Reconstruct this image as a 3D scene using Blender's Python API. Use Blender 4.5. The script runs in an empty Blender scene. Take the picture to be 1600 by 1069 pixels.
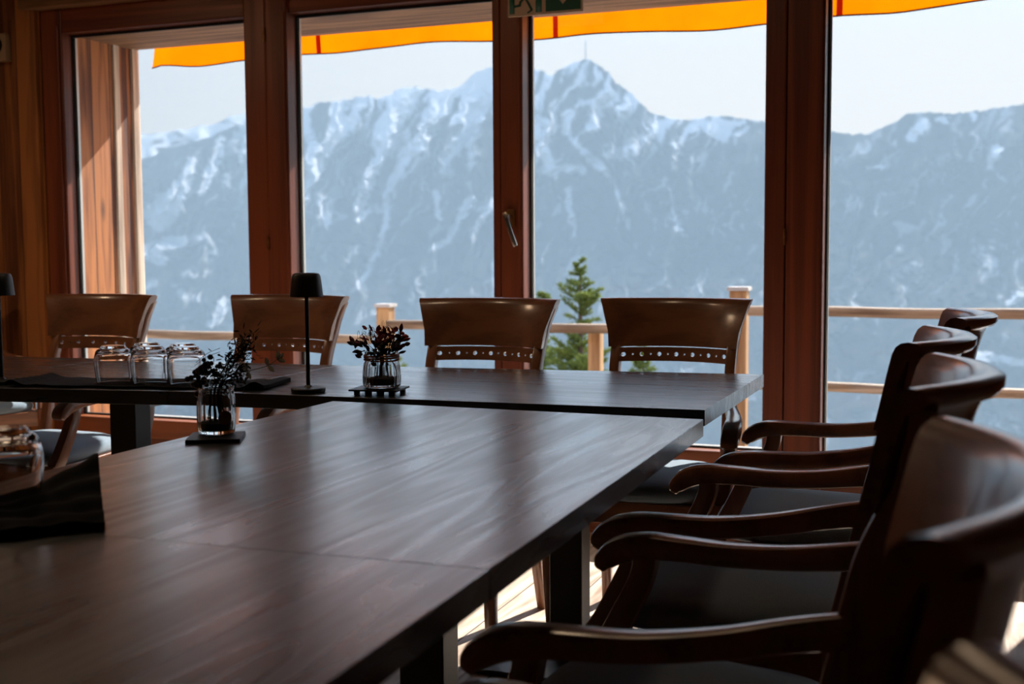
import bpy, bmesh, math, random
import numpy as np
from mathutils import Vector, Matrix

# ------------------------------------------------------------------ camera, sky, sun, exposure
SC = bpy.context.scene
COL = SC.collection
YAW, PITCH, ROLL = math.radians(21.15), math.radians(4.46), math.radians(0.35)
CAM_Z = 1.105
fw = Vector((-math.sin(YAW) * math.cos(PITCH), math.cos(YAW) * math.cos(PITCH), -math.sin(PITCH)))
r0 = Vector((math.cos(YAW), math.sin(YAW), 0)); u0 = r0.cross(fw)
rt = r0 * math.cos(ROLL) - u0 * math.sin(ROLL)
up = r0 * math.sin(ROLL) + u0 * math.cos(ROLL)
cam_d = bpy.data.cameras.new('camera'); cam = bpy.data.objects.new('camera', cam_d); COL.objects.link(cam)
m = Matrix((rt, up, -fw)).transposed().to_4x4(); m.translation = Vector((0, 0, CAM_Z)); cam.matrix_world = m
cam_d.sensor_width = 36.0; cam_d.lens = 1850 * 36 / 1600
cam_d.clip_start = 0.02; cam_d.clip_end = 20000
cam_d.dof.use_dof = True; cam_d.dof.focus_distance = 2.75; cam_d.dof.aperture_fstop = 5.0
SC.camera = cam

SC.view_settings.view_transform = 'Standard'
SC.view_settings.look = 'None'
SC.view_settings.gamma = 1.0
SC.view_settings.exposure = 0.0
SC.view_settings.use_curve_mapping = False

world = bpy.data.worlds.new('world'); SC.world = world; world.use_nodes = True
wn, wl = world.node_tree.nodes, world.node_tree.links
wn.clear()
wo = wn.new('ShaderNodeOutputWorld'); wb = wn.new('ShaderNodeBackground')
tc = wn.new('ShaderNodeTexCoord'); sx = wn.new('ShaderNodeSeparateXYZ')
wl.new(tc.outputs['Generated'], sx.inputs[0])
wr = wn.new('ShaderNodeValToRGB')
wl.new(sx.outputs['Z'], wr.inputs[0]); wl.new(wr.outputs[0], wb.inputs[0]); wl.new(wb.outputs[0], wo.inputs[0])
cr = wr.color_ramp
cr.elements[0].position = 0.0; cr.elements[0].color = (1.0, 0.885, 0.745, 1)
cr.elements[1].position = 1.0; cr.elements[1].color = (0.16, 0.30, 0.62, 1)
for p, c in ((0.16, (1.0, 0.885, 0.765)), (0.225, (0.92, 0.98, 1.08)), (0.32, (0.85, 1.0, 1.25)), (0.6, (0.50, 0.68, 1.0))):
    e = cr.elements.new(p); e.color = (*c, 1)
wb.inputs['Strength'].default_value = 2.5

SUN_DIR = Vector((0.29, 0.957, 0.0)).normalized() * math.cos(math.radians(38)) + Vector((0, 0, math.sin(math.radians(38))))
sun_d = bpy.data.lights.new('sun', 'SUN'); sun_d.energy = 12.6; sun_d.angle = math.radians(0.55); sun_d.color = (1.0, 0.94, 0.86)
sun = bpy.data.objects.new('sun', sun_d); COL.objects.link(sun)
sun.rotation_euler = SUN_DIR.to_track_quat('Z', 'Y').to_euler()

SC.cycles.max_bounces = 12; SC.cycles.diffuse_bounces = 5; SC.cycles.glossy_bounces = 4
SC.cycles.transmission_bounces = 10; SC.cycles.transparent_max_bounces = 16; SC.cycles.volume_bounces = 0
SC.cycles.use_denoising = True
SC.cycles.sample_clamp_indirect = 6.0

rnd = random.Random(7)
V = Vector

# ------------------------------------------------------------------ materials
def new_mat(name):
    mt = bpy.data.materials.new(name); mt.use_nodes = True
    nt = mt.node_tree
    b = nt.nodes['Principled BSDF']
    return mt, nt, b

def plain(name, col, rough=0.5, metal=0.0, spec=0.5, coat=0.0, noise=0.0, nscale=40, bump=0.0, coords='Object', sheen=0.0):
    mt, nt, b = new_mat(name)
    b.inputs['Base Color'].default_value = (*col, 1); b.inputs['Roughness'].default_value = rough
    b.inputs['Metallic'].default_value = metal; b.inputs['Specular IOR Level'].default_value = spec
    b.inputs['Coat Weight'].default_value = coat; b.inputs['Sheen Weight'].default_value = sheen
    if noise or bump:
        t = nt.nodes.new('ShaderNodeTexCoord'); n = nt.nodes.new('ShaderNodeTexNoise')
        n.inputs['Scale'].default_value = nscale; n.inputs['Detail'].default_value = 5
        nt.links.new(t.outputs[coords], n.inputs['Vector'])
        if noise:
            mx = nt.nodes.new('ShaderNodeMix'); mx.data_type = 'RGBA'
            mx.inputs['A'].default_value = (*[c * (1 - noise) for c in col], 1)
            mx.inputs['B'].default_value = (*[min(1, c * (1 + noise)) for c in col], 1)
            nt.links.new(n.outputs['Fac'], mx.inputs['Factor']); nt.links.new(mx.outputs['Result'], b.inputs['Base Color'])
        if bump:
            bp = nt.nodes.new('ShaderNodeBump'); bp.inputs['Strength'].default_value = bump; bp.inputs['Distance'].default_value = 0.002
            nt.links.new(n.outputs['Fac'], bp.inputs['Height']); nt.links.new(bp.outputs[0], b.inputs['Normal'])
    return mt

def wood(name, dark, light, axis='Z', cross='X', ring=9.0, grain=60.0, rough=0.5, bump=0.3, plank=0.0, tone=0.25,
         knots=0.0, coat=0.0, gap=True, rough_var=0.1, stretch=0.07, spec=0.5, gapw=0.012, offset=0.0, ringmix=0.55, rs=5.5, coat_r=0.25):
    """board-like wood: fine fibres and wavy year rings stretched along one axis, optional boards of a given width"""
    mt, nt, b = new_mat(name)
    N, K = nt.nodes, nt.links
    def math_(op, a, bb=None, c=None):
        n = N.new('ShaderNodeMath'); n.operation = op
        for i, v in enumerate((a, bb, c)):
            if v is None: continue
            if hasattr(v, 'is_output'): K.new(v, n.inputs[i])
            else: n.inputs[i].default_value = v
        return n.outputs[0]
    t = N.new('ShaderNodeTexCoord'); s = N.new('ShaderNodeSeparateXYZ'); K.new(t.outputs['Object'], s.inputs[0])
    ax = {k: s.outputs[k] for k in 'XYZ'}
    c = N.new('ShaderNodeCombineXYZ')
    for k in 'XYZ':
        K.new(math_('MULTIPLY', ax[k], stretch if k == axis else 1.0), c.inputs[k])
    vec = c.outputs[0]
    toneval = None; gapmask = None
    if plank:
        q = math_('ADD', math_('DIVIDE', ax[cross], plank), offset)
        fl = math_('FLOOR', q); fr = math_('FRACT', q)
        wn_ = N.new('ShaderNodeTexWhiteNoise'); wn_.noise_dimensions = '1D'; K.new(fl, wn_.inputs['W'])
        va = N.new('ShaderNodeVectorMath'); va.operation = 'SCALE'; va.inputs['Scale'].default_value = 7.0
        K.new(wn_.outputs['Color'], va.inputs[0])
        vb = N.new('ShaderNodeVectorMath'); vb.operation = 'ADD'; K.new(vec, vb.inputs[0]); K.new(va.outputs[0], vb.inputs[1])
        vec = vb.outputs[0]; toneval = wn_.outputs['Value']
        if gap:
            d = math_('MINIMUM', fr, math_('SUBTRACT', 1.0, fr))
            gapmask = math_('LESS_THAN', d, gapw)
    n1 = N.new('ShaderNodeTexNoise'); n1.inputs['Scale'].default_value = rs; n1.inputs['Detail'].default_value = 2; n1.inputs['Distortion'].default_value = 0.4
    K.new(vec, n1.inputs['Vector'])
    rings = math_('SINE', math_('MULTIPLY', n1.outputs['Fac'], ring * 6.28))
    rings = math_('POWER', math_('ADD', math_('MULTIPLY', rings, 0.5), 0.5), 1.6)
    n2 = N.new('ShaderNodeTexNoise'); n2.inputs['Scale'].default_value = grain; n2.inputs['Detail'].default_value = 4
    K.new(vec, n2.inputs['Vector'])
    n3 = N.new('ShaderNodeTexNoise'); n3.inputs['Scale'].default_value = 16.0; n3.inputs['Detail'].default_value = 5
    K.new(vec, n3.inputs['Vector'])
    f = math_('ADD', math_('MULTIPLY', rings, ringmix * 0.5), math_('ADD', math_('MULTIPLY', n2.outputs['Fac'], 0.45), math_('MULTIPLY', n3.outputs['Fac'], 0.45)))
    if toneval is not None:
        f = math_('ADD', f, math_('MULTIPLY', math_('SUBTRACT', toneval, 0.5), tone))
    rp = N.new('ShaderNodeValToRGB'); K.new(f, rp.inputs[0])
    rp.color_ramp.elements[0].position = 0.33; rp.color_ramp.elements[0].color = (*dark, 1)
    rp.color_ramp.elements[1].position = 0.72; rp.color_ramp.elements[1].color = (*light, 1)
    col = rp.outputs[0]
    if knots:
        c2 = N.new('ShaderNodeCombineXYZ')
        for k in 'XYZ':
            K.new(math_('MULTIPLY', ax[k], 0.35 if k == axis else 1.0), c2.inputs[k])
        vo = N.new('ShaderNodeTexVoronoi'); vo.inputs['Scale'].default_value = 4.5; K.new(c2.outputs[0], vo.inputs['Vector'])
        rk = N.new('ShaderNodeValToRGB'); K.new(vo.outputs['Distance'], rk.inputs[0])
        rk.color_ramp.elements[0].position = 0.03; rk.color_ramp.elements[0].color = (1, 1, 1, 1)
        rk.color_ramp.elements[1].position = 0.11; rk.color_ramp.elements[1].color = (0, 0, 0, 1)
        mk = N.new('ShaderNodeMix'); mk.data_type = 'RGBA'
        K.new(math_('MULTIPLY', rk.outputs[0], knots), mk.inputs['Factor']); K.new(col, mk.inputs['A'])
        mk.inputs['B'].default_value = (*[v * 0.3 for v in dark], 1); col = mk.outputs['Result']
    if gapmask is not None:
        mg = N.new('ShaderNodeMix'); mg.data_type = 'RGBA'; K.new(gapmask, mg.inputs['Factor']); K.new(col, mg.inputs['A'])
        mg.inputs['B'].default_value = (*[v * 0.25 for v in dark], 1); col = mg.outputs['Result']
    K.new(col, b.inputs['Base Color'])
    K.new(math_('ADD', math_('MULTIPLY', math_('SUBTRACT', f, 0.5), -rough_var * 2), rough), b.inputs['Roughness'])
    b.inputs['Coat Weight'].default_value = coat; b.inputs['Coat Roughness'].default_value = coat_r
    b.inputs['Specular IOR Level'].default_value = spec
    h = math_('ADD', math_('MULTIPLY', rings, 0.4), n2.outputs['Fac'])
    if gapmask is not None: h = math_('SUBTRACT', h, math_('MULTIPLY', gapmask, 2.0))
    bp = N.new('ShaderNodeBump'); bp.inputs['Strength'].default_value = bump; bp.inputs['Distance'].default_value = 0.0015
    K.new(h, bp.inputs['Height']); K.new(bp.outputs[0], b.inputs['Normal'])
    return mt

def glass_mat(name, col=(1, 1, 1), rough=0.0, ior=1.5):
    mt, nt, b = new_mat(name)
    b.inputs['Base Color'].default_value = (*col, 1); b.inputs['Roughness'].default_value = rough
    b.inputs['Transmission Weight'].default_value = 1.0; b.inputs['IOR'].default_value = ior
    return mt

def pane_mat(name):
    mt, nt, b = new_mat(name); nt.nodes.remove(b)
    o = nt.nodes['Material Output']
    tr = nt.nodes.new('ShaderNodeBsdfTransparent'); tr.inputs[0].default_value = (0.985, 0.99, 0.99, 1)
    gl = nt.nodes.new('ShaderNodeBsdfGlossy'); gl.inputs['Roughness'].default_value = 0.0
    fr = nt.nodes.new('ShaderNodeFresnel'); fr.inputs[0].default_value = 1.35
    mx = nt.nodes.new('ShaderNodeMixShader')
    nt.links.new(fr.outputs[0], mx.inputs[0]); nt.links.new(tr.outputs[0], mx.inputs[1]); nt.links.new(gl.outputs[0], mx.inputs[2])
    nt.links.new(mx.outputs[0], o.inputs['Surface'])
    return mt

M = {}
M['wall'] = wood('old_spruce_boards', (0.13, 0.038, 0.009), (0.42, 0.15, 0.038), 'Z', 'X', ring=6, plank=0.145, tone=0.35, knots=0.8, rough=0.6, bump=0.5, offset=0.35)
M['wall_side'] = wood('old_spruce_boards_side', (0.13, 0.038, 0.009), (0.42, 0.15, 0.038), 'Z', 'Y', ring=6, plank=0.16, tone=0.35, knots=0.8, rough=0.6, bump=0.5)
M['ceiling'] = wood('ceiling_boards', (0.08, 0.042, 0.022), (0.20, 0.115, 0.06), 'X', 'Y', ring=6, plank=0.14, tone=0.3, knots=0.8, rough=0.6)
M['beam'] = wood('hewn_beam', (0.085, 0.034, 0.013), (0.26, 0.125, 0.052), 'X', 'Z', ring=7, rough=0.65, bump=0.7, knots=0.6)
M['reveal'] = wood('weathered_reveal', (0.07, 0.017, 0.005), (0.33, 0.115, 0.028), 'Z', 'Y', ring=8, plank=0.125, tone=0.35, rough=0.65, bump=0.9, knots=0.7, offset=0.6, gapw=0.02)
M['grey_wood'] = wood('silvered_wood', (0.22, 0.16, 0.12), (0.55, 0.45, 0.35), 'Z', 'Y', ring=6, rough=0.8, bump=0.8)
M['frame'] = wood('varnished_frame', (0.115, 0.026, 0.012), (0.24, 0.060, 0.024), 'Z', 'X', ring=5, grain=80, rough=0.38, bump=0.15, stretch=0.03)
M['frame_h'] = wood('varnished_frame_rail', (0.115, 0.026, 0.012), (0.24, 0.060, 0.024), 'X', 'Z', ring=5, grain=80, rough=0.38, bump=0.15, stretch=0.03)
M['panel'] = wood('varnished_panel', (0.13, 0.035, 0.012), (0.30, 0.088, 0.03), 'X', 'Z', ring=6, rough=0.42, bump=0.2, plank=0.13, tone=0.2)
M['chair'] = wood('chair_beech', (0.150, 0.052, 0.022), (0.27, 0.102, 0.042), 'X', 'Z', ring=4, grain=90, rough=0.36, bump=0.06, coat=0.9, coat_r=0.16, stretch=0.12, rough_var=0.04)
M['chair_v'] = wood('chair_beech_upright', (0.150, 0.052, 0.022), (0.27, 0.102, 0.042), 'Z', 'X', ring=4, grain=90, rough=0.36, bump=0.06, coat=0.9, coat_r=0.16, stretch=0.12, rough_var=0.04)
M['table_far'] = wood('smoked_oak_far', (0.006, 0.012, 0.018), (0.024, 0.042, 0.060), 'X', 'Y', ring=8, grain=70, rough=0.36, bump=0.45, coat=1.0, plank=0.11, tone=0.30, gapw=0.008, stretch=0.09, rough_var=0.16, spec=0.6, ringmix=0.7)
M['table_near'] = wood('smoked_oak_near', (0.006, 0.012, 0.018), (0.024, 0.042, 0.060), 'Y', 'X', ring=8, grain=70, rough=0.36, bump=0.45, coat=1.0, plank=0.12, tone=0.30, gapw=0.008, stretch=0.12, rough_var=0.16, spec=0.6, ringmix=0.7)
M['floor'] = wood('brushed_floor', (0.30, 0.19, 0.13), (0.68, 0.54, 0.42), 'Y', 'X', ring=9, rough=0.7, bump=0.6, plank=0.19, tone=0.2, knots=0.5, stretch=0.12)
M['deck'] = wood('deck_boards', (0.28, 0.25, 0.22), (0.50, 0.47, 0.42), 'X', 'Y', ring=6, rough=0.8, plank=0.14)
M['rail'] = wood('larch_rail', (0.12, 0.065, 0.028), (0.38, 0.25, 0.14), 'X', 'Z', ring=5, rough=0.7, bump=0.5)
M['railpost'] = wood('larch_post', (0.22, 0.10, 0.035), (0.50, 0.29, 0.12), 'Z', 'X', ring=5, rough=0.7, bump=0.5)
M['plaster'] = plain('lime_plaster', (0.45, 0.38, 0.30), 0.9, noise=0.06, nscale=12)
M['fabric'] = plain('slate_fabric', (0.190, 0.255, 0.320), 0.9, noise=0.35, nscale=420, bump=0.5, sheen=0.35, spec=0.25)
M['steel'] = plain('black_steel', (0.012, 0.012, 0.013), 0.42, noise=0.1, nscale=30, spec=0.5)
M['lampblack'] = plain('matte_black_metal', (0.010, 0.010, 0.012), 0.45, noise=0.1, nscale=60, spec=0.5)
M['linen'] = plain('black_linen', (0.005, 0.005, 0.007), 0.8, noise=0.3, nscale=500, bump=0.4, sheen=0.0, spec=0.2)
M['slate'] = plain('slate', (0.016, 0.017, 0.019), 0.45, noise=0.25, nscale=60, bump=0.5)
M['glass'] = glass_mat('clear_glass')
M['jarglass'] = glass_mat('jar_glass', (0.94, 0.97, 0.97))
M['pane'] = pane_mat('window_glass')
M['seal'] = plain('black_gasket', (0.010, 0.010, 0.011), 0.6, noise=0.1)
M['spacer'] = plain('pale_glazing_bead', (0.42, 0.42, 0.40), 0.4, metal=0.6, noise=0.05)
M['chrome'] = plain('satin_nickel', (0.62, 0.58, 0.52), 0.25, metal=1.0, noise=0.04)
M['brass'] = plain('brass', (0.45, 0.22, 0.08), 0.35, metal=1.0, noise=0.08)
M['sign_beige'] = plain('phosphor_sign_board', (0.70, 0.50, 0.34), 0.5, noise=0.04)
M['sign_green'] = plain('sign_green', (0.010, 0.095, 0.058), 0.45, noise=0.04)
M['plastic'] = plain('beige_plastic', (0.36, 0.24, 0.14), 0.5, noise=0.04)
M['screen'] = plain('dark_screen', (0.015, 0.012, 0.012), 0.25, noise=0.04)
M['button'] = plain('pale_button', (0.42, 0.32, 0.24), 0.5, noise=0.04)
M['leaf_red'] = plain('dried_red_leaf', (0.32, 0.035, 0.05), 0.65, noise=0.5, nscale=30)
M['leaf_dark'] = plain('dried_dark_leaf', (0.022, 0.014, 0.013), 0.7, noise=0.4, nscale=30)
M['berry'] = plain('black_berry', (0.010, 0.008, 0.012), 0.4, noise=0.3)
M['stem'] = plain('dry_stem', (0.030, 0.020, 0.014), 0.8, noise=0.3)
M['ribbon'] = plain('rust_ribbon', (0.28, 0.07, 0.03), 0.6, noise=0.2, nscale=80)
M['tag'] = plain('brown_round_tag', (0.34, 0.14, 0.085), 0.7, noise=0.2)
M['filler'] = plain('dark_potting_filler', (0.03, 0.022, 0.016), 0.9, noise=0.5, nscale=150)
M['bark'] = plain('spruce_bark', (0.09, 0.06, 0.04), 0.9, noise=0.4)
def canvas(name, col):
    mt, nt, b = new_mat(name)
    nt.nodes.remove(b); o = nt.nodes['Material Output']
    d = nt.nodes.new('ShaderNodeBsdfDiffuse'); t = nt.nodes.new('ShaderNodeBsdfTranslucent'); mx = nt.nodes.new('ShaderNodeMixShader')
    tc_ = nt.nodes.new('ShaderNodeTexCoord'); n = nt.nodes.new('ShaderNodeTexNoise'); n.inputs['Scale'].default_value = 9; n.inputs['Detail'].default_value = 3
    nt.links.new(tc_.outputs['Object'], n.inputs['Vector'])
    c = nt.nodes.new('ShaderNodeMix'); c.data_type = 'RGBA'
    c.inputs['A'].default_value = (*[v * 0.85 for v in col], 1); c.inputs['B'].default_value = (*col, 1)
    nt.links.new(n.outputs['Fac'], c.inputs['Factor'])
    nt.links.new(c.outputs['Result'], d.inputs[0]); nt.links.new(c.outputs['Result'], t.inputs[0])
    mx.inputs[0].default_value = 0.85
    nt.links.new(d.outputs[0], mx.inputs[1]); nt.links.new(t.outputs[0], mx.inputs[2]); nt.links.new(mx.outputs[0], o.inputs['Surface'])
    return mt
M['awning'] = canvas('orange_canvas', (0.86, 0.40, 0.020))
M['awning_red'] = canvas('red_canvas', (0.42, 0.060, 0.018))
M['awning_hem'] = plain('brown_hem', (0.10, 0.03, 0.015), 0.8, noise=0.1)
def needles(name, a, b_):
    mt, nt, b = new_mat(name)
    nt.nodes.remove(b); o = nt.nodes['Material Output']
    d = nt.nodes.new('ShaderNodeBsdfDiffuse'); t = nt.nodes.new('ShaderNodeBsdfTranslucent'); mx = nt.nodes.new('ShaderNodeMixShader')
    tc_ = nt.nodes.new('ShaderNodeTexCoord'); n = nt.nodes.new('ShaderNodeTexNoise'); n.inputs['Scale'].default_value = 7; n.inputs['Detail'].default_value = 3
    nt.links.new(tc_.outputs['Object'], n.inputs['Vector'])
    c = nt.nodes.new('ShaderNodeMix'); c.data_type = 'RGBA'; c.inputs['A'].default_value = (*a, 1); c.inputs['B'].default_value = (*b_, 1)
    nt.links.new(n.outputs['Fac'], c.inputs['Factor'])
    nt.links.new(c.outputs['Result'], d.inputs[0]); nt.links.new(c.outputs['Result'], t.inputs[0]); mx.inputs[0].default_value = 0.4
    nt.links.new(d.outputs[0], mx.inputs[1]); nt.links.new(t.outputs[0], mx.inputs[2]); nt.links.new(mx.outputs[0], o.inputs['Surface'])
    return mt
M['needles'] = needles('spruce_needles', (0.055, 0.095, 0.030), (0.26, 0.30, 0.075))
M['leaf_pale'] = needles('dried_pale_leaf', (0.60, 0.55, 0.42), (0.75, 0.70, 0.55))

# ------------------------------------------------------------------ mesh helpers
def fin(name, bm, mat, parent=None, ang=35, loc=None):
    bmesh.ops.recalc_face_normals(bm, faces=bm.faces[:])
    me = bpy.data.meshes.new(name)
    for f in bm.faces: f.smooth = not (f.calc_area() > 0.004 and len(f.verts) <= 8)
    lim = math.radians(ang)
    for e in bm.edges:
        e.smooth = len(e.link_faces) == 2 and e.calc_face_angle(9) < lim
    bm.to_mesh(me); bm.free()
    for mm in (mat if isinstance(mat, (list, tuple)) else [mat]): me.materials.append(mm)
    o = bpy.data.objects.new(name, me); COL.objects.link(o)
    if parent: o.parent = parent
    if loc is not None: o.location = loc
    return o

def tag(o, label=None, cat=None, group=None, kind=None):
    if label: o['label'] = label
    if cat: o['category'] = cat
    if group: o['group'] = group
    if kind: o['kind'] = kind
    return o

def thing(name, label, cat, loc=(0, 0, 0), rotz=0.0, group=None):
    o = bpy.data.objects.new(name, None); COL.objects.link(o); o.empty_display_size = 0.1
    o.location = loc; o.rotation_euler = (0, 0, rotz)
    return tag(o, label, cat, group)

def box(bm, a, b, bevel=0.0):
    x0, y0, z0 = a; x1, y1, z1 = b
    vs = [bm.verts.new(p) for p in ((x0,y0,z0),(x1,y0,z0),(x1,y1,z0),(x0,y1,z0),(x0,y0,z1),(x1,y0,z1),(x1,y1,z1),(x0,y1,z1))]
    fs = [bm.faces.new([vs[i] for i in q]) for q in ((0,3,2,1),(4,5,6,7),(0,1,5,4),(1,2,6,5),(2,3,7,6),(3,0,4,7))]
    if bevel:
        es = list({e for f in fs for e in f.edges})
        bmesh.ops.bevel(bm, geom=es, offset=bevel, segments=2, profile=0.7, affect='EDGES')

def bbox(a, b, bevel=0.0):
    bm = bmesh.new(); box(bm, a, b, bevel); return bm

def prism(bm, poly, z0, z1, bevel=0.0):
    lo = [bm.verts.new((p[0], p[1], z0)) for p in poly]; hi = [bm.verts.new((p[0], p[1], z1)) for p in poly]
    n = len(poly); fs = [bm.faces.new(lo[::-1]), bm.faces.new(hi)]
    for i in range(n): fs.append(bm.faces.new((lo[i], lo[(i+1) % n], hi[(i+1) % n], hi[i])))
    if bevel:
        bmesh.ops.bevel(bm, geom=list({e for f in fs for e in f.edges}), offset=bevel, segments=3, profile=0.6, affect='EDGES')

def catmull(pts, sub=5):
    """pts: list of tuples of equal length (positions and any extra channels)"""
    P = [np.array(p, float) for p in pts]
    P = [2 * P[0] - P[1]] + P + [2 * P[-1] - P[-2]]
    out = []
    for i in range(1, len(P) - 2):
        for k in range(sub):
            t = k / sub
            out.append(0.5 * ((2 * P[i]) + (-P[i-1] + P[i+1]) * t + (2*P[i-1] - 5*P[i] + 4*P[i+1] - P[i+2]) * t*t + (-P[i-1] + 3*P[i] - 3*P[i+1] + P[i+2]) * t**3))
    out.append(P[-2]); return out

def sweep(bm, pts, up=(0, 0, 1), n_corner=3, sub=5, soft=0.35, round_end=True):
    """pts: (x,y,z,w,h): a bar with rounded corners; w across, h along 'up'"""
    st = catmull(pts, sub) if sub > 1 else [np.array(p, float) for p in pts]
    upv = V(up); rings = []
    for i, s in enumerate(st):
        p = V(s[:3])
        a = V(st[max(0, i-1)][:3]); b = V(st[min(len(st)-1, i+1)][:3])
        t = (b - a).normalized()
        side = t.cross(upv).normalized(); nn = side.cross(t).normalized()
        w, h = s[3] / 2, s[4] / 2; r = min(w, h) * soft
        ring = []
        for cx, cy, a0 in ((1, 1, 0), (-1, 1, 90), (-1, -1, 180), (1, -1, 270)):
            for k in range(n_corner):
                an = math.radians(a0 + 90 * k / (n_corner - 1))
                ring.append((cx * (w - r) + r * math.cos(an), cy * (h - r) + r * math.sin(an)))
        rings.append((p, side, nn, ring, t))
    if round_end:
        p, side, nn, ring, t = rings[-1]; rings.append((p + t * 0.004, side, nn, [(a * .8, b * .8) for a, b in ring], t))
        p, side, nn, ring, t = rings[0]; rings.insert(0, (p - t * 0.003, side, nn, [(a * .85, b * .85) for a, b in ring], t))
    rows = [[bm.verts.new(p + side * a + nn * b) for a, b in ring] for p, side, nn, ring, t in rings]
    n = len(rows[0])
    for r0_, r1_ in zip(rows, rows[1:]):
        for i in range(n): bm.faces.new((r0_[i], r0_[(i+1) % n], r1_[(i+1) % n], r1_[i]))
    bm.faces.new(rows[0][::-1]); bm.faces.new(rows[-1])

def tube(bm, pts, r, seg=6, sub=3, taper=1.0):
    st = catmull([tuple(p) for p in pts], sub) if len(pts) > 2 and sub > 1 else [np.array(p, float) for p in pts]
    rows = []
    for i, s in enumerate(st):
        a = V(st[max(0, i-1)]); b = V(st[min(len(st)-1, i+1)]); t = (b - a).normalized()
        q = t.cross(V((0.3, 0.2, 1)) if abs(t.z) < 0.95 else V((1, 0, 0))).normalized(); w = q.cross(t)
        rr = r * (1 + (taper - 1) * i / max(1, len(st) - 1))
        rows.append([bm.verts.new(V(s) + q * rr * math.cos(6.283 * k / seg) + w * rr * math.sin(6.283 * k / seg)) for k in range(seg)])
    for r0_, r1_ in zip(rows, rows[1:]):
        for i in range(seg): bm.faces.new((r0_[i], r0_[(i+1) % seg], r1_[(i+1) % seg], r1_[i]))
    bm.faces.new(rows[0][::-1]); bm.faces.new(rows[-1])

def lathe(bm, prof, seg=40, c=(0, 0, 0), flute=0.0, nf=16, closed=False, fl_range=(0, 9)):
    rows = []
    for r, z in prof:
        if r < 1e-6: rows.append([bm.verts.new((c[0], c[1], c[2] + z))]); continue
        row = []
        for k in range(seg):
            a = 2 * math.pi * k / seg
            rr = r + (flute * abs(math.sin(a * nf / 2)) if fl_range[0] <= z <= fl_range[1] else 0)
            row.append(bm.verts.new((c[0] + rr * math.cos(a), c[1] + rr * math.sin(a), c[2] + z)))
        rows.append(row)
    prs = list(zip(rows, rows[1:])) + ([(rows[-1], rows[0])] if closed else [])
    for a, b in prs:
        if len(a) == 1 and len(b) == 1: continue
        for i in range(seg):
            j = (i + 1) % seg
            if len(a) == 1: bm.faces.new((a[0], b[j], b[i]))
            elif len(b) == 1: bm.faces.new((a[i], a[j], b[0]))
            else: bm.faces.new((a[i], a[j], b[j], b[i]))

def blob(bm, c, r, seg=8, rings=5, sz=(1, 1, 1)):
    prof = [(r * math.sin(math.pi * i / rings), -r * math.cos(math.pi * i / rings)) for i in range(rings + 1)]
    b2 = bmesh.new(); lathe(b2, [(max(0, a) if 0 < i < rings else 0, z) for i, (a, z) in enumerate(prof)], seg)
    mp = {}
    for v in b2.verts: mp[v] = bm.verts.new((c[0] + v.co.x * sz[0], c[1] + v.co.y * sz[1], c[2] + v.co.z * sz[2]))
    for f in b2.faces: bm.faces.new([mp[v] for v in f.verts])
    b2.free()

def copy_tree(o, parent=None):
    c = o.copy(); COL.objects.link(c)
    if parent: c.parent = parent
    for ch in list(o.children): copy_tree(ch, c)
    return c

def struct(name, bm, mat, label=None, parent=None, ang=35):
    o = fin(name, bm, mat, parent, ang)
    if not parent: o['kind'] = 'structure'
    if label: o['label'] = label
    return o

# ------------------------------------------------------------------ room shell
WY = 4.43                     # plane of the glass
XL, XR = -5.6, 3.4            # side walls
ZC = 2.62
struct('floor', bbox((XL, -3.2, -0.05), (XR, 4.56, 0.0)), M['floor'], 'pale brushed wooden floorboards under the tables')
struct('ceiling', bbox((XL, -3.2, ZC), (XR, 4.9, ZC + 0.08)), M['ceiling'], 'wooden board ceiling')
struct('wall_left', bbox((XL - 0.1, -3.2, 0), (XL, 4.9, ZC)), M['wall_side'], 'old wooden board wall left of the tables')
struct('wall_right', bbox((XR, -3.2, 0), (XR + 0.1, 4.9, ZC)), M['wall_side'], 'wooden wall right of the chairs')
struct('wall_back', bbox((XL, -3.3, 0), (XR, -3.2, ZC)), M['plaster'], 'pale plaster wall behind the viewer')
bm = bmesh.new()
box(bm, (XL, 4.36, 0), (-3.995, 4.9, ZC))
struct('wall_window', bm, M['wall'], 'old brown spruce boards left of the window')
struct('trim_1', bbox((-4.06, 4.30, 2.205), (0.6, 4.44, 2.42), 0.008), M['beam'], 'hewn beam above the window frame')
bm = bmesh.new(); box(bm, (XL, 4.37, 2.30), (XR, 4.9, ZC)); box(bm, (0.565, 4.36, -0.3), (XR, 4.9, 2.3))
struct('wall_header', bm, M['wall'], 'board wall over the window')
struct('trim_2', bbox((-4.14, 4.335, 0.0), (-4.0, 4.37, 2.30), 0.006), M['wall'], 'upright old board beside the window frame')

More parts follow.
